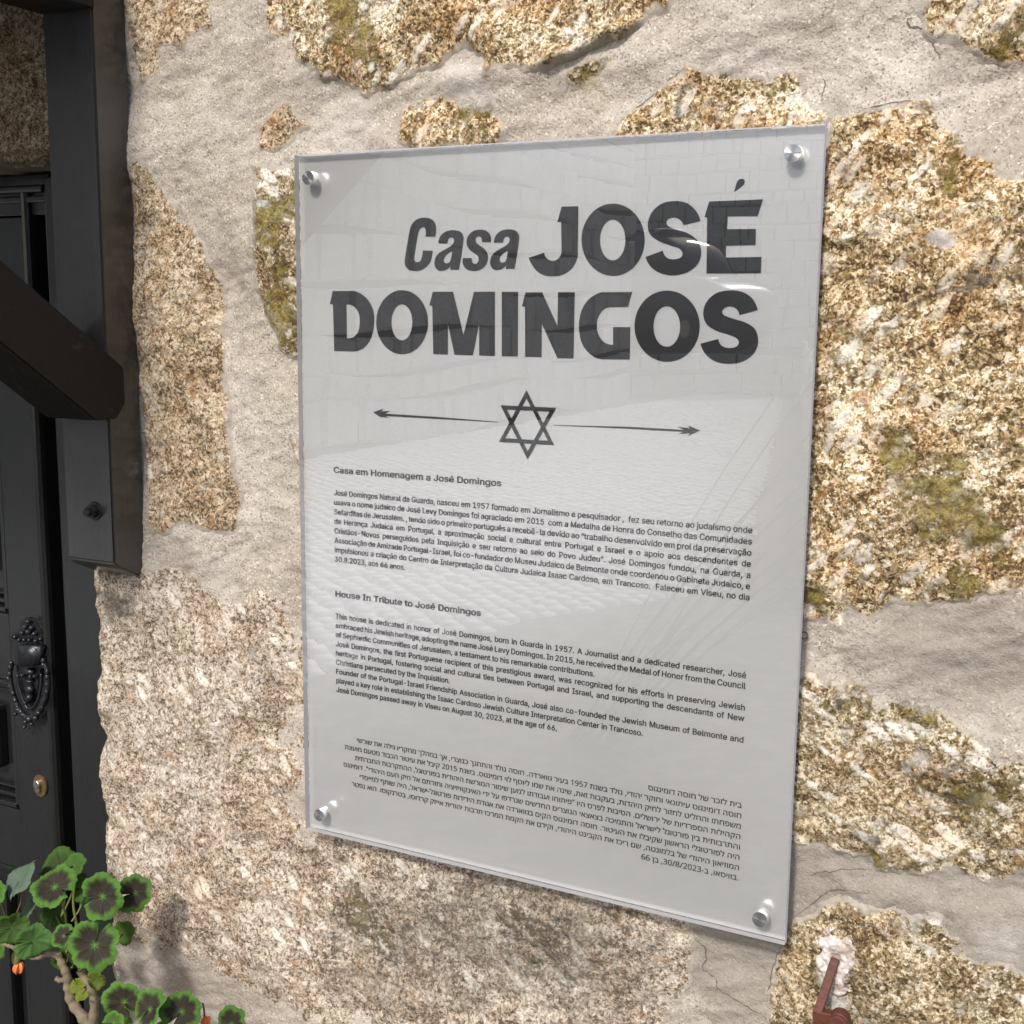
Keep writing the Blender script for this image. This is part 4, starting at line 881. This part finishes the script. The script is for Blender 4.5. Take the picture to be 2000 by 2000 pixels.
dd = seg_dist(np.stack([xf, zf], 1), pp) - .0015 + .006 * fbm(xf, zf, .013, 5, 77, .65)
h = .0048 + np.where(dd > 0, .0028 * (1 - np.exp(-dd / .006)), dd * 1.2) + .0012 * fbm(xf, zf, .009, 4, 78, .65) - .004 * np.exp(-((xf - a0.x) ** 2 + (zf - a0.z) ** 2) / .00004)
D = dd.reshape(X.shape)
me = grid_mesh('plaster_patch', ax, az, X, (YW - h).reshape(X.shape), Z, D[:-1, :-1] > -.004, masks(xf, zf, []))
link('plaster_patch', me, PLASTER, hk)

# ------------------------------------------------------------------ geranium
ger = empty('geranium', (-.40, -.15, -.70)); tag(ger, 'zonal geranium with dark ringed green leaves in front of the door', 'plant')
g = NT('geranium_leaf')
lc = g.attr('leafcol'); n = g.noise(140, 4, .6)
c = g.mix(.35, lc, g.mix(n, (.35, .35, .35), (1, 1, 1)), 'MULTIPLY')
g.set(Base_Color=c, Roughness=.68); g.p.inputs['Specular IOR Level'].default_value = .18
b = g.bump(g.noise(450, 3, .6), .0006, .7)
tl = g.n.new('ShaderNodeBsdfTranslucent'); g.l.new(g.mix(1.0, c, (1.0, 1.15, .5), 'MULTIPLY'), tl.inputs[0])
ms_ = g.n.new('ShaderNodeMixShader'); ms_.inputs[0].default_value = .18
g.l.new(g.p.outputs[0], ms_.inputs[1]); g.l.new(tl.outputs[0], ms_.inputs[2]); g.l.new(ms_.outputs[0], g.out.inputs[0])
LEAF = g.m
STEM = simple('woody_stem', (.19, .15, .10), .8, 0, .3, 60, .45, 260, .0015)
GSTEM = simple('green_stem', (.15, .17, .05), .6, 0, .3, 60, .35)
PSTEM = simple('pinkish_stalk', (.20, .11, .07), .6, 0, .3, 60, .3)
DY = .11
def leaf(px, py, r, Y, sq=1.0, rot=0.0, tilt=0.0, sinus=180.0, zone=1.0, tint=(1, 1, 1), cup=.25, seed=0, lab=None, under=0):
    """round scalloped leaf; r in pixels, sq = width seen along its tilt axis, rot = direction of the squeeze, sinus = where the notch points"""
    rnd = random.Random(seed * 31 + 5)
    p0 = at(px, py, Y + DY); dep = float((p0 - CAM) @ RC[2]); rr = r * dep / FPX
    NR, NA = 13, 168
    fw = Vector((CAM - p0)).normalized(); rt = Vector(RC[0]); rt = (rt - fw * rt.dot(fw)).normalized(); up = fw.cross(rt)
    ca, sa = math.cos(R(rot)), math.sin(R(rot)); ax1 = rt * ca + up * sa; ax2 = up * ca - rt * sa
    th = math.acos(max(.12, min(1, sq))) * (1 if tilt >= 0 else -1)
    axx = ax2; e1 = ax1 * math.cos(th) + fw * math.sin(th); nn = e1.cross(axx)
    if nn.dot(fw) < 0: nn = -nn
    vs, cs = [], []; ph = rnd.uniform(0, 6.28); so_ = R(sinus) 
    w5 = [rnd.uniform(.92, 1.06) for _ in range(9)]
    for i in range(NR + 1):
        f = (i / NR)
        for k in range(NA):
            a = 2 * math.pi * k / NA; da = (a - so_ + math.pi) % (2 * math.pi) - math.pi
            lob = 7; t_ = (da + math.pi) / (2 * math.pi) * lob
            edge = 1 - .10 * abs(math.cos(math.pi * t_)) ** 5 - .034 * abs(math.cos(math.pi * t_ * 4 + ph)) + .035 * math.sin(a * 2 + ph) + .02 * math.sin(3 * a + ph * 2)
            notch = math.exp(-(da / .13) ** 2) * .80
            edge *= (1 - notch)
            rad = rr * f * (edge if f > .25 else 1 + (edge - 1) * f / .25)
            plea = math.cos(2 * math.pi * t_) * .022 * f * rr + math.cos(6 * math.pi * t_ + ph) * .010 * f ** 3 * rr + math.sin(3 * a + ph * 3) * .14 * f ** 3 * rr
            z = cup * rr * f ** 1.7 + plea + .10 * rr * math.sin(2 * a + ph) * f * f - .14 * rr * (f > .82) * (f - .82) / .18
            vs.append(Vector(p0) + e1 * (rad * math.cos(a)) + axx * (rad * math.sin(a)) + nn * z)
            vein = max(0, 1 - abs(((t_ + .5) % 1) - .5) * (2 * math.pi / lob) * max(f, .25) / .016) * (1 - f * .6) if f > .07 else 1
            v2 = max(0, 1 - abs(((t_ * 3 + .5) % 1) - .5) * (2 * math.pi / lob / 3) * f / .012) * .3 * (f > .55) * (1 - f * .6)
            wob = f + .045 * math.sin(7 * a + ph) + .03 * math.sin(13 * a + 2 * ph) + .02 * math.sin(31 * a)
            zn = max(0, min(1, (wob - .06) / .12)) * max(0, min(1, (.84 - wob) / .20)) * zone
            if under: base = np.array([.11, .165, .085])
            else: base = np.array([.068, .165, .028]) + np.array([.020, .035, .004]) * f
            zn *= .95; cl = base * (1 - zn) + np.array([.034, .021, .020]) * zn
            vv_ = max(vein, v2); vv_ *= .42 * (1 - .7 * zn); cl = cl * (1 - vv_) + np.array([.20, .34, .08]) * vv_
            cs.append((cl[0] * tint[0], cl[1] * tint[1], cl[2] * tint[2], 1))
    fs = []
    for i in range(NR):
        for k in range(NA):
            k2 = (k + 1) % NA; fs.append((i * NA + k, (i + 1) * NA + k, (i + 1) * NA + k2, i * NA + k2))
    me = bpy.data.meshes.new('leaf'); me.from_pydata([tuple(v) for v in vs], [], fs)
    ca_ = me.color_attributes.new('leafcol', 'FLOAT_COLOR', 'POINT'); ca_.data.foreach_set('color', np.array(cs, np.float32).ravel())
    o = link('leaf', me, LEAF, ger, True)
    if lab: o['label'] = lab
    return p0
DK = (.62, .62, .6); OL = (1.25, .8, .9)
L = []
def addleaf(*a, to=None, **k):
    p = leaf(*a, seed=len(L) + 1, **k); L.append((p, to)); return p
addleaf(118, 1700, 50, -.13, sq=.62, rot=-55, sinus=250, zone=.55, tint=DK, to=(120, 1790))
addleaf(146, 1690, 26, -.14, sq=.8, rot=-30, sinus=250, zone=.2, tint=(.8, .8, .8), to=(120, 1790))
addleaf(160, 1735, 30, -.12, sq=.8, rot=10, zone=.0, tint=DK, to=(140, 1800))
addleaf(108, 1790, 30, -.11, sq=.7, rot=60, zone=.0, tint=(.7, .65, .7), to=(130, 1860))
addleaf(263, 1745, 39, -.15, sq=.92, rot=0, sinus=190, zone=1, tint=(.8, .75, .8), to=(150, 1810), lab='rightmost leaf of the upper cluster with a dark brown ring')
addleaf(200, 1751, 46, -.18, sq=.93, rot=20, sinus=175, to=(150, 1820))
addleaf(107, 1733, 45, -.19, sq=.84, rot=-45, sinus=20, to=(130, 1830))
addleaf(243, 1822, 26, -.14, sq=.8, rot=20, sinus=200, zone=.0, tint=(.75, .6, .7), to=(180, 1880))
addleaf(125, 1828, 25, -.19, sq=.88, rot=-20, sinus=40, to=(130, 1880))
addleaf(185, 1846, 52, -.20, sq=.97, rot=0, sinus=75, to=(150, 1900), lab='largest leaf, dark ringed, at the middle of the plant')
addleaf(130, 1873, 30, -.13, sq=.7, rot=80, zone=.0, tint=(.7, .65, .7), to=(140, 1890))
addleaf(40, 1718, 47, -.17, sq=.33, rot=-28, sinus=300, zone=0, tint=(1.05, 1.0, 1.4), to=(27, 1795), under=1, cup=.1)
addleaf(-8, 1745, 26, -.19, sq=.8, rot=0, zone=.2, to=(10, 1820))
addleaf(60, 1770, 36, -.15, sq=.35, rot=-30, sinus=300, zone=0, tint=(.9, .9, 1.2), to=(70, 1840), under=1, cup=.1)
addleaf(22, 1812, 37, -.19, sq=.85, rot=90, sinus=90, zone=.25, tint=(.9, .8, 1.0), to=(30, 1850))
addleaf(65, 1838, 39, -.20, sq=.86, rot=90, sinus=95, zone=.0, tint=(.9, .85, 1.4), to=(80, 1866))
addleaf(152, 1925, 17, -.17, sq=.8, rot=30, sinus=90, zone=0, tint=(1.9, 1.0, .8), to=(142, 1950))
addleaf(160, 1945, 15, -.175, sq=.7, rot=-40, sinus=90, zone=0, tint=(1.9, 1.0, .8), to=(142, 1950))
addleaf(188, 1912, 21, -.15, sq=.8, rot=60, sinus=120, zone=0, tint=(1.3, .8, .8), to=(175, 1930))
addleaf(-6, 1860, 18, -.18, sq=.9, rot=0, zone=.0, tint=(.9, .8, .8), to=(5, 1845))
addleaf(243, 1957, 44, -.20, sq=.86, rot=40, sinus=280, to=(235, 2060))
addleaf(293, 1972, 42, -.22, sq=.68, rot=-15, sinus=240, to=(280, 2060))
addleaf(355, 1976, 42, -.20, sq=.95, rot=0, sinus=230, tint=(.8, .8, .8), to=(330, 2060))
addleaf(452, 2002, 36, -.19, sq=.9, rot=0, sinus=250, tint=(.75, .75, .75), to=(420, 2080))
addleaf(222, 1998, 24, -.23, sq=.9, rot=10, zone=.4, to=(225, 2060))
addleaf(312, 2030, 34, -.21, sq=.9, rot=10, zone=.8, to=(300, 2100))
addleaf(385, 2050, 36, -.20, sq=.9, rot=10, zone=.8, to=(340, 2100))
for i, (p, to) in enumerate(L):
    if not to: continue
    q = at(to[0], to[1], -.135 + DY); m = (p + q) / 2 + np.array([.0, .006, -.004])
    bm = bmesh.new(); tube(bm, smooth_line([p + np.array([0, .001, 0]), m, q], 6), .0011, 7); obj('leaf_stalk', bm, PSTEM if i in (11,) else GSTEM, ger, True)
def gp(px, py, Y=-.14): return at(px, py, Y + DY)
rs = random.Random(9)
def wood(pts, r0, r1, mat=STEM, Y=-.14, knob=True):
    P = smooth_line([gp(a, b, Y) for a, b in pts], 7); n = len(P)
    rad = [(r0 + (r1 - r0) * i / n) * (1 + (.13 * math.sin(i * 1.3) + rs.uniform(-.06, .06) if knob else 0)) for i in range(n)]
    bm = bmesh.new(); tube(bm, P, rad, 14); obj('stem', bm, mat, ger, True)
wood([(112, 1862), (122, 1884), (131, 1906), (134, 1930), (141, 1958), (163, 1988), (185, 2025), (200, 2100), (205, 2200)], .0042, .0078)
wood([(158, 1885), (160, 1903), (176, 1925), (184, 1955), (183, 2000), (188, 2060), (200, 2150), (205, 2200)], .0038, .0070, Y=-.135)
wood([(-20, 1836), (0, 1841), (27, 1851), (50, 1866), (72, 1870), (95, 1863), (114, 1866)], .0022, .0036)
wood([(110, 1911), (118, 1915), (130, 1912)], .0030, .0034)
wood([(188, 1953), (202, 1948), (216, 1945)], .0008, .0008, GSTEM, knob=False)
wood([(150, 1700), (143, 1760), (150, 1810), (152, 1850), (158, 1890)], .0010, .0024, GSTEM, knob=False)
wood([(420, 2080), (300, 2100), (230, 2160), (205, 2200)], .0030, .0060)
wood([(240, 1960), (250, 2060), (215, 2150)], .0012, .0030, GSTEM, knob=False)
g = NT('orange_petal'); n = g.noise(120, 3, .5); g.set(Base_Color=g.mix(n, (.62, .13, .035), (.80, .26, .09)), Roughness=.55); PET = g.m
def petals(px, py, r, Y, lab):
    bm = bmesh.new(); p = at(px, py, Y + DY); U_ = r * 1.25 / FPX
    for k in range(5):
        a = k * 1.257; t = bmesh.new(); bmesh.ops.create_uvsphere(t, u_segments=14, v_segments=8, radius=1)
        mt = Matrix.Translation(Vector(p) + Vector((math.cos(a) * U_ * .32, math.sin(a) * U_ * .32, -U_ * .25))) @ Euler((.25 * math.sin(a), .3 * math.cos(a), a), 'XYZ').to_matrix().to_4x4() @ Matrix.Diagonal((U_ * .55, U_ * .22, U_ * .9, 1))
        t.transform(mt); merge(bm, t)
    o = obj('flower_bud', bm, PET, ger, True); o['label'] = lab
petals(36, 1888, 15, -.16, 'drooping orange flower bud at the left edge')
petals(402, 1992, 12, -.18, 'orange petal beside the lower leaves')
bm = bmesh.new(); p = at(31, 1872, -.16 + DY); ball(bm, tuple(p), (.006, .005, .009)); tube(bm, [tuple(p), tuple(at(34, 1855, -.15 + DY))], .0012, 7); obj('calyx', bm, GSTEM, ger, True)
bm = bmesh.new(); tube(bm, smooth_line([at(390, 2030, -.065), at(399, 1985, -.065), at(396, 1960, -.07)], 5), .0011, 7); obj('leaf_stalk', bm, PSTEM, ger, True)
# clay pot and the granite block it stands on, just below the picture
pc = at(205, 2200, -.14); zp = pc[2] - .02
bm = bmesh.new(); lathe(bm, [(.001, zp - .16), (.075, zp - .16), (.100, zp), (.110, zp + .002), (.112, zp + .03), (.100, zp + .03), (.096, zp + .012), (.001, zp + .012)], (pc[0], pc[1] - .02, 0), 'z', 40)
bmesh.ops.recalc_face_normals(bm, faces=bm.faces[:]); obj('pot', bm, simple('terracotta', (.36, .15, .08), .8, 0, .3, 20, .3), ger, True)
bm = bmesh.new(); box(bm, (pc[0] - .16, pc[1] - .18, -1.31), (pc[0] + .16, pc[1] + .12, zp - .161), .01)
o = obj('granite_block', bm, G_BROWN); tag(o, 'squared granite block under the geranium pot', 'stone block')

# ------------------------------------------------------------------ the street the plaque mirrors
ZG = -1.31
bm = bmesh.new(); vs_ = [bm.verts.new(p) for p in [(-90, -120, ZG - .03), (90, -120, ZG - .03), (90, 6, ZG - .03), (-90, 6, ZG - .03)]]; bm.faces.new(vs_)
o = obj('ground', bm, simple('earth', (.17, .14, .11), .95, 0, .2, 3, .3)); tag(o, kind='structure')
bm = bmesh.new(); pv = [(-6, .02), (-2.6, -2.7), (-2.1, -4.4), (-1.4, -5.6), (3.5, -8.5), (3.5, .02)]
bm.faces.new([bm.verts.new((a, b, ZG)) for a, b in pv][::-1]); bm.normal_update()
g = NT('dark_mottled_paving'); n = g.noise(5, 6, .65); n2 = g.noise(9, 6, .65)  # near paving, darker and more mottled than the setts
g.set(Base_Color=g.mix(g.ramp(n2, [(.47, 0.0), (.66, .75)]), g.ramp(n, [(.3, (.05, .052, .052)), (.7, (.095, .095, .09))]), (.19, .19, .18)), Roughness=.85)
o = obj('pavement', bm, g.m); 
for p_ in o.data.polygons: pass
tag(o, kind='structure')
# cobbles
rc = np.random.default_rng(4)
st = .125; xs = np.arange(-24, 24, st); ys = np.arange(-30, 30, st * .85)
CX, CY = np.meshgrid(xs, ys); CX = CX + (np.arange(len(ys)) % 2)[:, None] * st * .5; CX = CX.ravel(); CY = CY.ravel(); CX = CX + .02 * np.sin(CY * 3.1); CY = CY + .03 * np.sin(CX * 2.3)
CX, CY = CX * math.cos(.62) - CY * math.sin(.62) - 2.3, CX * math.sin(.62) + CY * math.cos(.62) - 19
inside = seg_dist(np.stack([CX, CY], 1), np.array(pv)) < 0
right = (CX > -7.1) & (CX < 2.5) & (CY > -30) & (CY < -2.4) & (CX < (-1.3 + (CY + 5) * .245))
kk = inside & right; CX, CY = CX[kk] + rc.normal(0, .006, kk.sum()), CY[kk] + rc.normal(0, .009, kk.sum()); n = len(CX)
a, b = st * .46 * rc.uniform(.86, 1.02, n), st * .39 * rc.uniform(.88, 1.04, n); ang = .62 + rc.normal(0, .07, n) ; tz = ZG + .012 + rc.normal(0, .004, n); tx = rc.normal(0, .03, (n, 2))
base = np.array([(-1, -1), (1, -1), (1, 1), (-1, 1)], float)
V = np.zeros((n, 8, 3)); 
for k in range(4):
    for lv, sc_ in ((0, 1.0), (1, .82)):
        x = base[k, 0] * a * sc_; y = base[k, 1] * b * sc_
        V[:, k + 4 * lv, 0] = CX + x * np.cos(ang) - y * np.sin(ang); V[:, k + 4 * lv, 1] = CY + x * np.sin(ang) + y * np.cos(ang)
        V[:, k + 4 * lv, 2] = (ZG - .02) if lv == 0 else tz + tx[:, 0] * x + tx[:, 1] * y
F = []
tmpl = [(4, 5, 6, 7), (0, 1, 5, 4), (1, 2, 6, 5), (2, 3, 7, 6), (3, 0, 4, 7)]
Fq = (np.array(tmpl)[None] + (np.arange(n) * 8)[:, None, None]).reshape(-1, 4)
me = bpy.data.meshes.new('cobbles'); me.vertices.add(n * 8); me.vertices.foreach_set('co', V.ravel()); me.loops.add(Fq.size); me.loops.foreach_set('vertex_index', Fq.ravel())
me.polygons.add(len(Fq)); me.polygons.foreach_set('loop_start', np.arange(0, Fq.size, 4)); me.polygons.foreach_set('loop_total', np.full(len(Fq), 4)); me.update(calc_edges=True)
g = NT('pale_granite_sett'); n1 = g.noise(9, 4, .6); n2 = g.noise(60, 4, .6)
g.set(Base_Color=g.mix(n1, (.58, .57, .555), g.mix(n2, (.64, .63, .615), (.80, .79, .77))), Roughness=.8); SETT = g.m
o = link('cobbles', me, SETT); tag(o, kind='stuff')

def stone_house(name, label, x0, y0, x1, y1, nrm, hgt, seed, dep=6):
    """straight facade from (x0,y0) to (x1,y1) built of coursed blocks, with a body behind it"""
    rr = random.Random(seed); root = empty(name, ((x0 + x1) / 2, (y0 + y1) / 2, ZG)); tag(root, label, 'house')
    L_ = math.hypot(x1 - x0, y1 - y0); ux, uy = (x1 - x0) / L_, (y1 - y0) / L_; nx, ny = nrm
    bm = bmesh.new(); v = [(x0, y0), (x1, y1), (x1 - nx * dep, y1 - ny * dep), (x0 - nx * dep, y0 - ny * dep)]
    prism(bm, v, 'z', ZG, ZG + hgt); obj('core', bm, simple(name + '_mortar', (.05, .042, .035), .95), root)
    bm = bmesh.new(); z = 0; V = []; F = []
    while z < hgt:
        h = rr.uniform(.25, .55); s = -rr.uniform(0, .4)
        while s < L_:
            wd = rr.uniform(.22, .95); pr = rr.uniform(.03, .11); a, b = max(s + .012, 0), min(s + wd - .012, L_)
            if b - a > .06:
                z0, z1 = ZG + z + .012, ZG + min(z + h - .012, hgt); i0 = len(V); j = lambda: rr.uniform(-.02, .05); wz = lambda q: .06 * math.sin(q * 1.1 + z * 2.2)
                for (aa, zz_, o_) in ((a, z0, -.01), (b, z0, -.01), (b, z1, -.01), (a, z1, -.01), (a + .03 + j(), z0 + .03 + j(), pr), (b - .03 + j(), z0 + .03 + j(), pr), (b - .03 + j(), z1 - .03 + j(), pr), (a + .03 + j(), z1 - .03 + j(), pr)):
                    V.append((x0 + ux * aa + nx * o_, y0 + uy * aa + ny * o_, zz_ + wz(aa)))
                for q in ((4, 5, 6, 7), (0, 1, 5, 4), (1, 2, 6, 5), (2, 3, 7, 6), (3, 0, 4, 7)): F.append([i0 + t for t in q])
            s += wd
        z += h
    me = bpy.data.meshes.new('facade_stones'); me.from_pydata(V, [], F); o = link('facade_stones', me, G_FAR, root); o['kind'] = 'stuff'
    return root
g = NT('far_granite'); n1 = g.noise(2.2, 5, .6); n2 = g.noise(30, 5, .7)
g.set(Base_Color=g.mix(g.ramp(n2, [(.3, 0.0), (.7, 1.0)]), g.ramp(n1, [(.3, (.30, .27, .235)), (.7, (.66, .61, .54))]), (.74, .70, .64)), Roughness=.9); g.bump(n2, .02, .8); G_FAR = g.m
stone_house('stone_house', 'long stone house along the left of the street mirrored in the plaque', -7.0, -2.5, -7.6, -19.5, (1, 0), 5.6, 2)
stone_house('stone_barn', 'stone barn closing the street end mirrored in the plaque', -17, -31.0, 2.5, -35.5, (.25, .97), 9.5, 5)
stone_house('garden_wall', 'low stone wall along the right side of the street mirrored in the plaque', -1.05, -6.2, -6.0, -26, (-.97, .24), 1.0, 8, .4)

stone_house('terrace', 'low stone terrace carrying the van mirrored in the plaque', -13, -20.6, -5.2, -22.6, (.25, .97), .75, 11, 7)
# dark van, seen only as a mirror image
car = empty('parked_van', (-8.3, -24.0, ZG)); tag(car, 'dark blue parked van mirrored in the upper right lettering', 'van')
CARP = simple('dark_blue_car_paint', (.012, .018, .045), .18, .3, .6, coat=1.0); GLS = simple('car_glass', (.03, .04, .05), .03, 0, .9); TYR = simple('tyre_rubber', (.02, .02, .02), .8); CHM = simple('chrome', (.7, .7, .7), .15, 1)
def cpt(x, y, z): # local car frame: x along the car, heading to us
    a = R(35); x *= 1.25; z = z * 1.65 + .75; return (car.location.x + x * math.cos(a) - y * math.sin(a), car.location.y + x * math.sin(a) + y * math.cos(a), ZG + z)
def loft(sections, mat, nm):
    bm = bmesh.new(); rings = []
    for x, hw, z0, z1 in sections:
        prof = [(-hw, z0 + .1), (-hw * .96, z0), (hw * .96, z0), (hw, z0 + .1), (hw * .99, z0 + (z1 - z0) * .6), (hw * .86, z1 - .03), (hw * .6, z1), (-hw * .6, z1), (-hw * .86, z1 - .03), (-hw * .99, z0 + (z1 - z0) * .6)]
        rings.append([bm.verts.new(cpt(x, y, z)) for y, z in prof])
    for i in range(len(rings) - 1):
        for k in range(10): bm.faces.new((rings[i][k], rings[i][(k + 1) % 10], rings[i + 1][(k + 1) % 10], rings[i + 1][k]))
    bm.faces.new(rings[0]); bm.faces.new(rings[-1][::-1]); bmesh.ops.recalc_face_normals(bm, faces=bm.faces[:]); bmesh.ops.subdivide_edges(bm, edges=bm.edges[:], cuts=1, use_grid_fill=True, smooth=.6)
    obj(nm, bm, mat, car, True)
loft([(-2.0, .66, .45, .80), (-1.85, .78, .28, .95), (-1.2, .84, .22, 1.0), (0, .86, .22, .98), (1.1, .84, .22, .95), (1.8, .78, .25, .82), (2.05, .64, .38, .68)], CARP, 'body')
loft([(-1.75, .60, .90, .95), (-1.35, .68, .92, 1.38), (-.6, .70, .92, 1.50), (.2, .68, .92, 1.46), (.95, .62, .92, 1.0)], GLS, 'windows')
loft([(-1.30, .52, 1.40, 1.43), (-.6, .56, 1.46, 1.54), (.15, .53, 1.44, 1.50)], CARP, 'roof')
for x in (-1.25, 1.25):
    for y in (-.80, .80):
        bm = bmesh.new(); c0 = Vector(cpt(x, y, .31)); c1 = Vector(cpt(x, y + (.1 if y > 0 else -.1), .31)); tube(bm, [c0 - (c1 - c0), c1], .31, 24); wl = obj('wheel', bm, TYR, car)
        bm = bmesh.new(); tube(bm, [c1 - (c1 - c0) * .1, c1 + (c1 - c0) * .1], .18, 20); obj('rim', bm, CHM, car)
for y in (-.55, .55):
    bm = bmesh.new(); ball(bm, cpt(1.92, y, .66), (.12, .10, .07)); obj('headlight', bm, CHM, car, True)

# yucca beside the street
yu = empty('yucca', (-1.15, -2.9, ZG)); tag(yu, 'spiky yucca mirrored at the right side of the plaque', 'plant')
YL = simple('yucca_leaf', (.10, .17, .035), .45, 0, .4, 8, .35)
for k in range(13):
    a = random.uniform(-.25, .35); el = random.uniform(.85, 1.38); ln = random.uniform(1.7, 2.5); P = []; bs = Vector((-1.15 + random.uniform(-.1, .1), -2.9 + random.uniform(-.1, .1), ZG))
    for i in range(8):
        f = i / 7; rr_ = ln * f * math.cos(el) * (1 + .3 * f); zz_ = ln * f * math.sin(el) - .12 * f * f * ln
        P.append(bs + Vector((math.cos(a) * rr_, math.sin(a) * rr_, zz_)))
    bm = bmesh.new(); s = Vector((-math.sin(a), math.cos(a), 0)); prev = None
    for i, p in enumerate(P):
        wd = .022 * (1 - (i / 7) ** 2) + .001; cur = (bm.verts.new(p - s * wd), bm.verts.new(p + Vector((0, 0, -.008))), bm.verts.new(p + s * wd))
        if prev: bm.faces.new((prev[0], prev[1], cur[1], cur[0])); bm.faces.new((prev[1], prev[2], cur[2], cur[1]))
        prev = cur
    obj('leaf', bm, YL, yu)
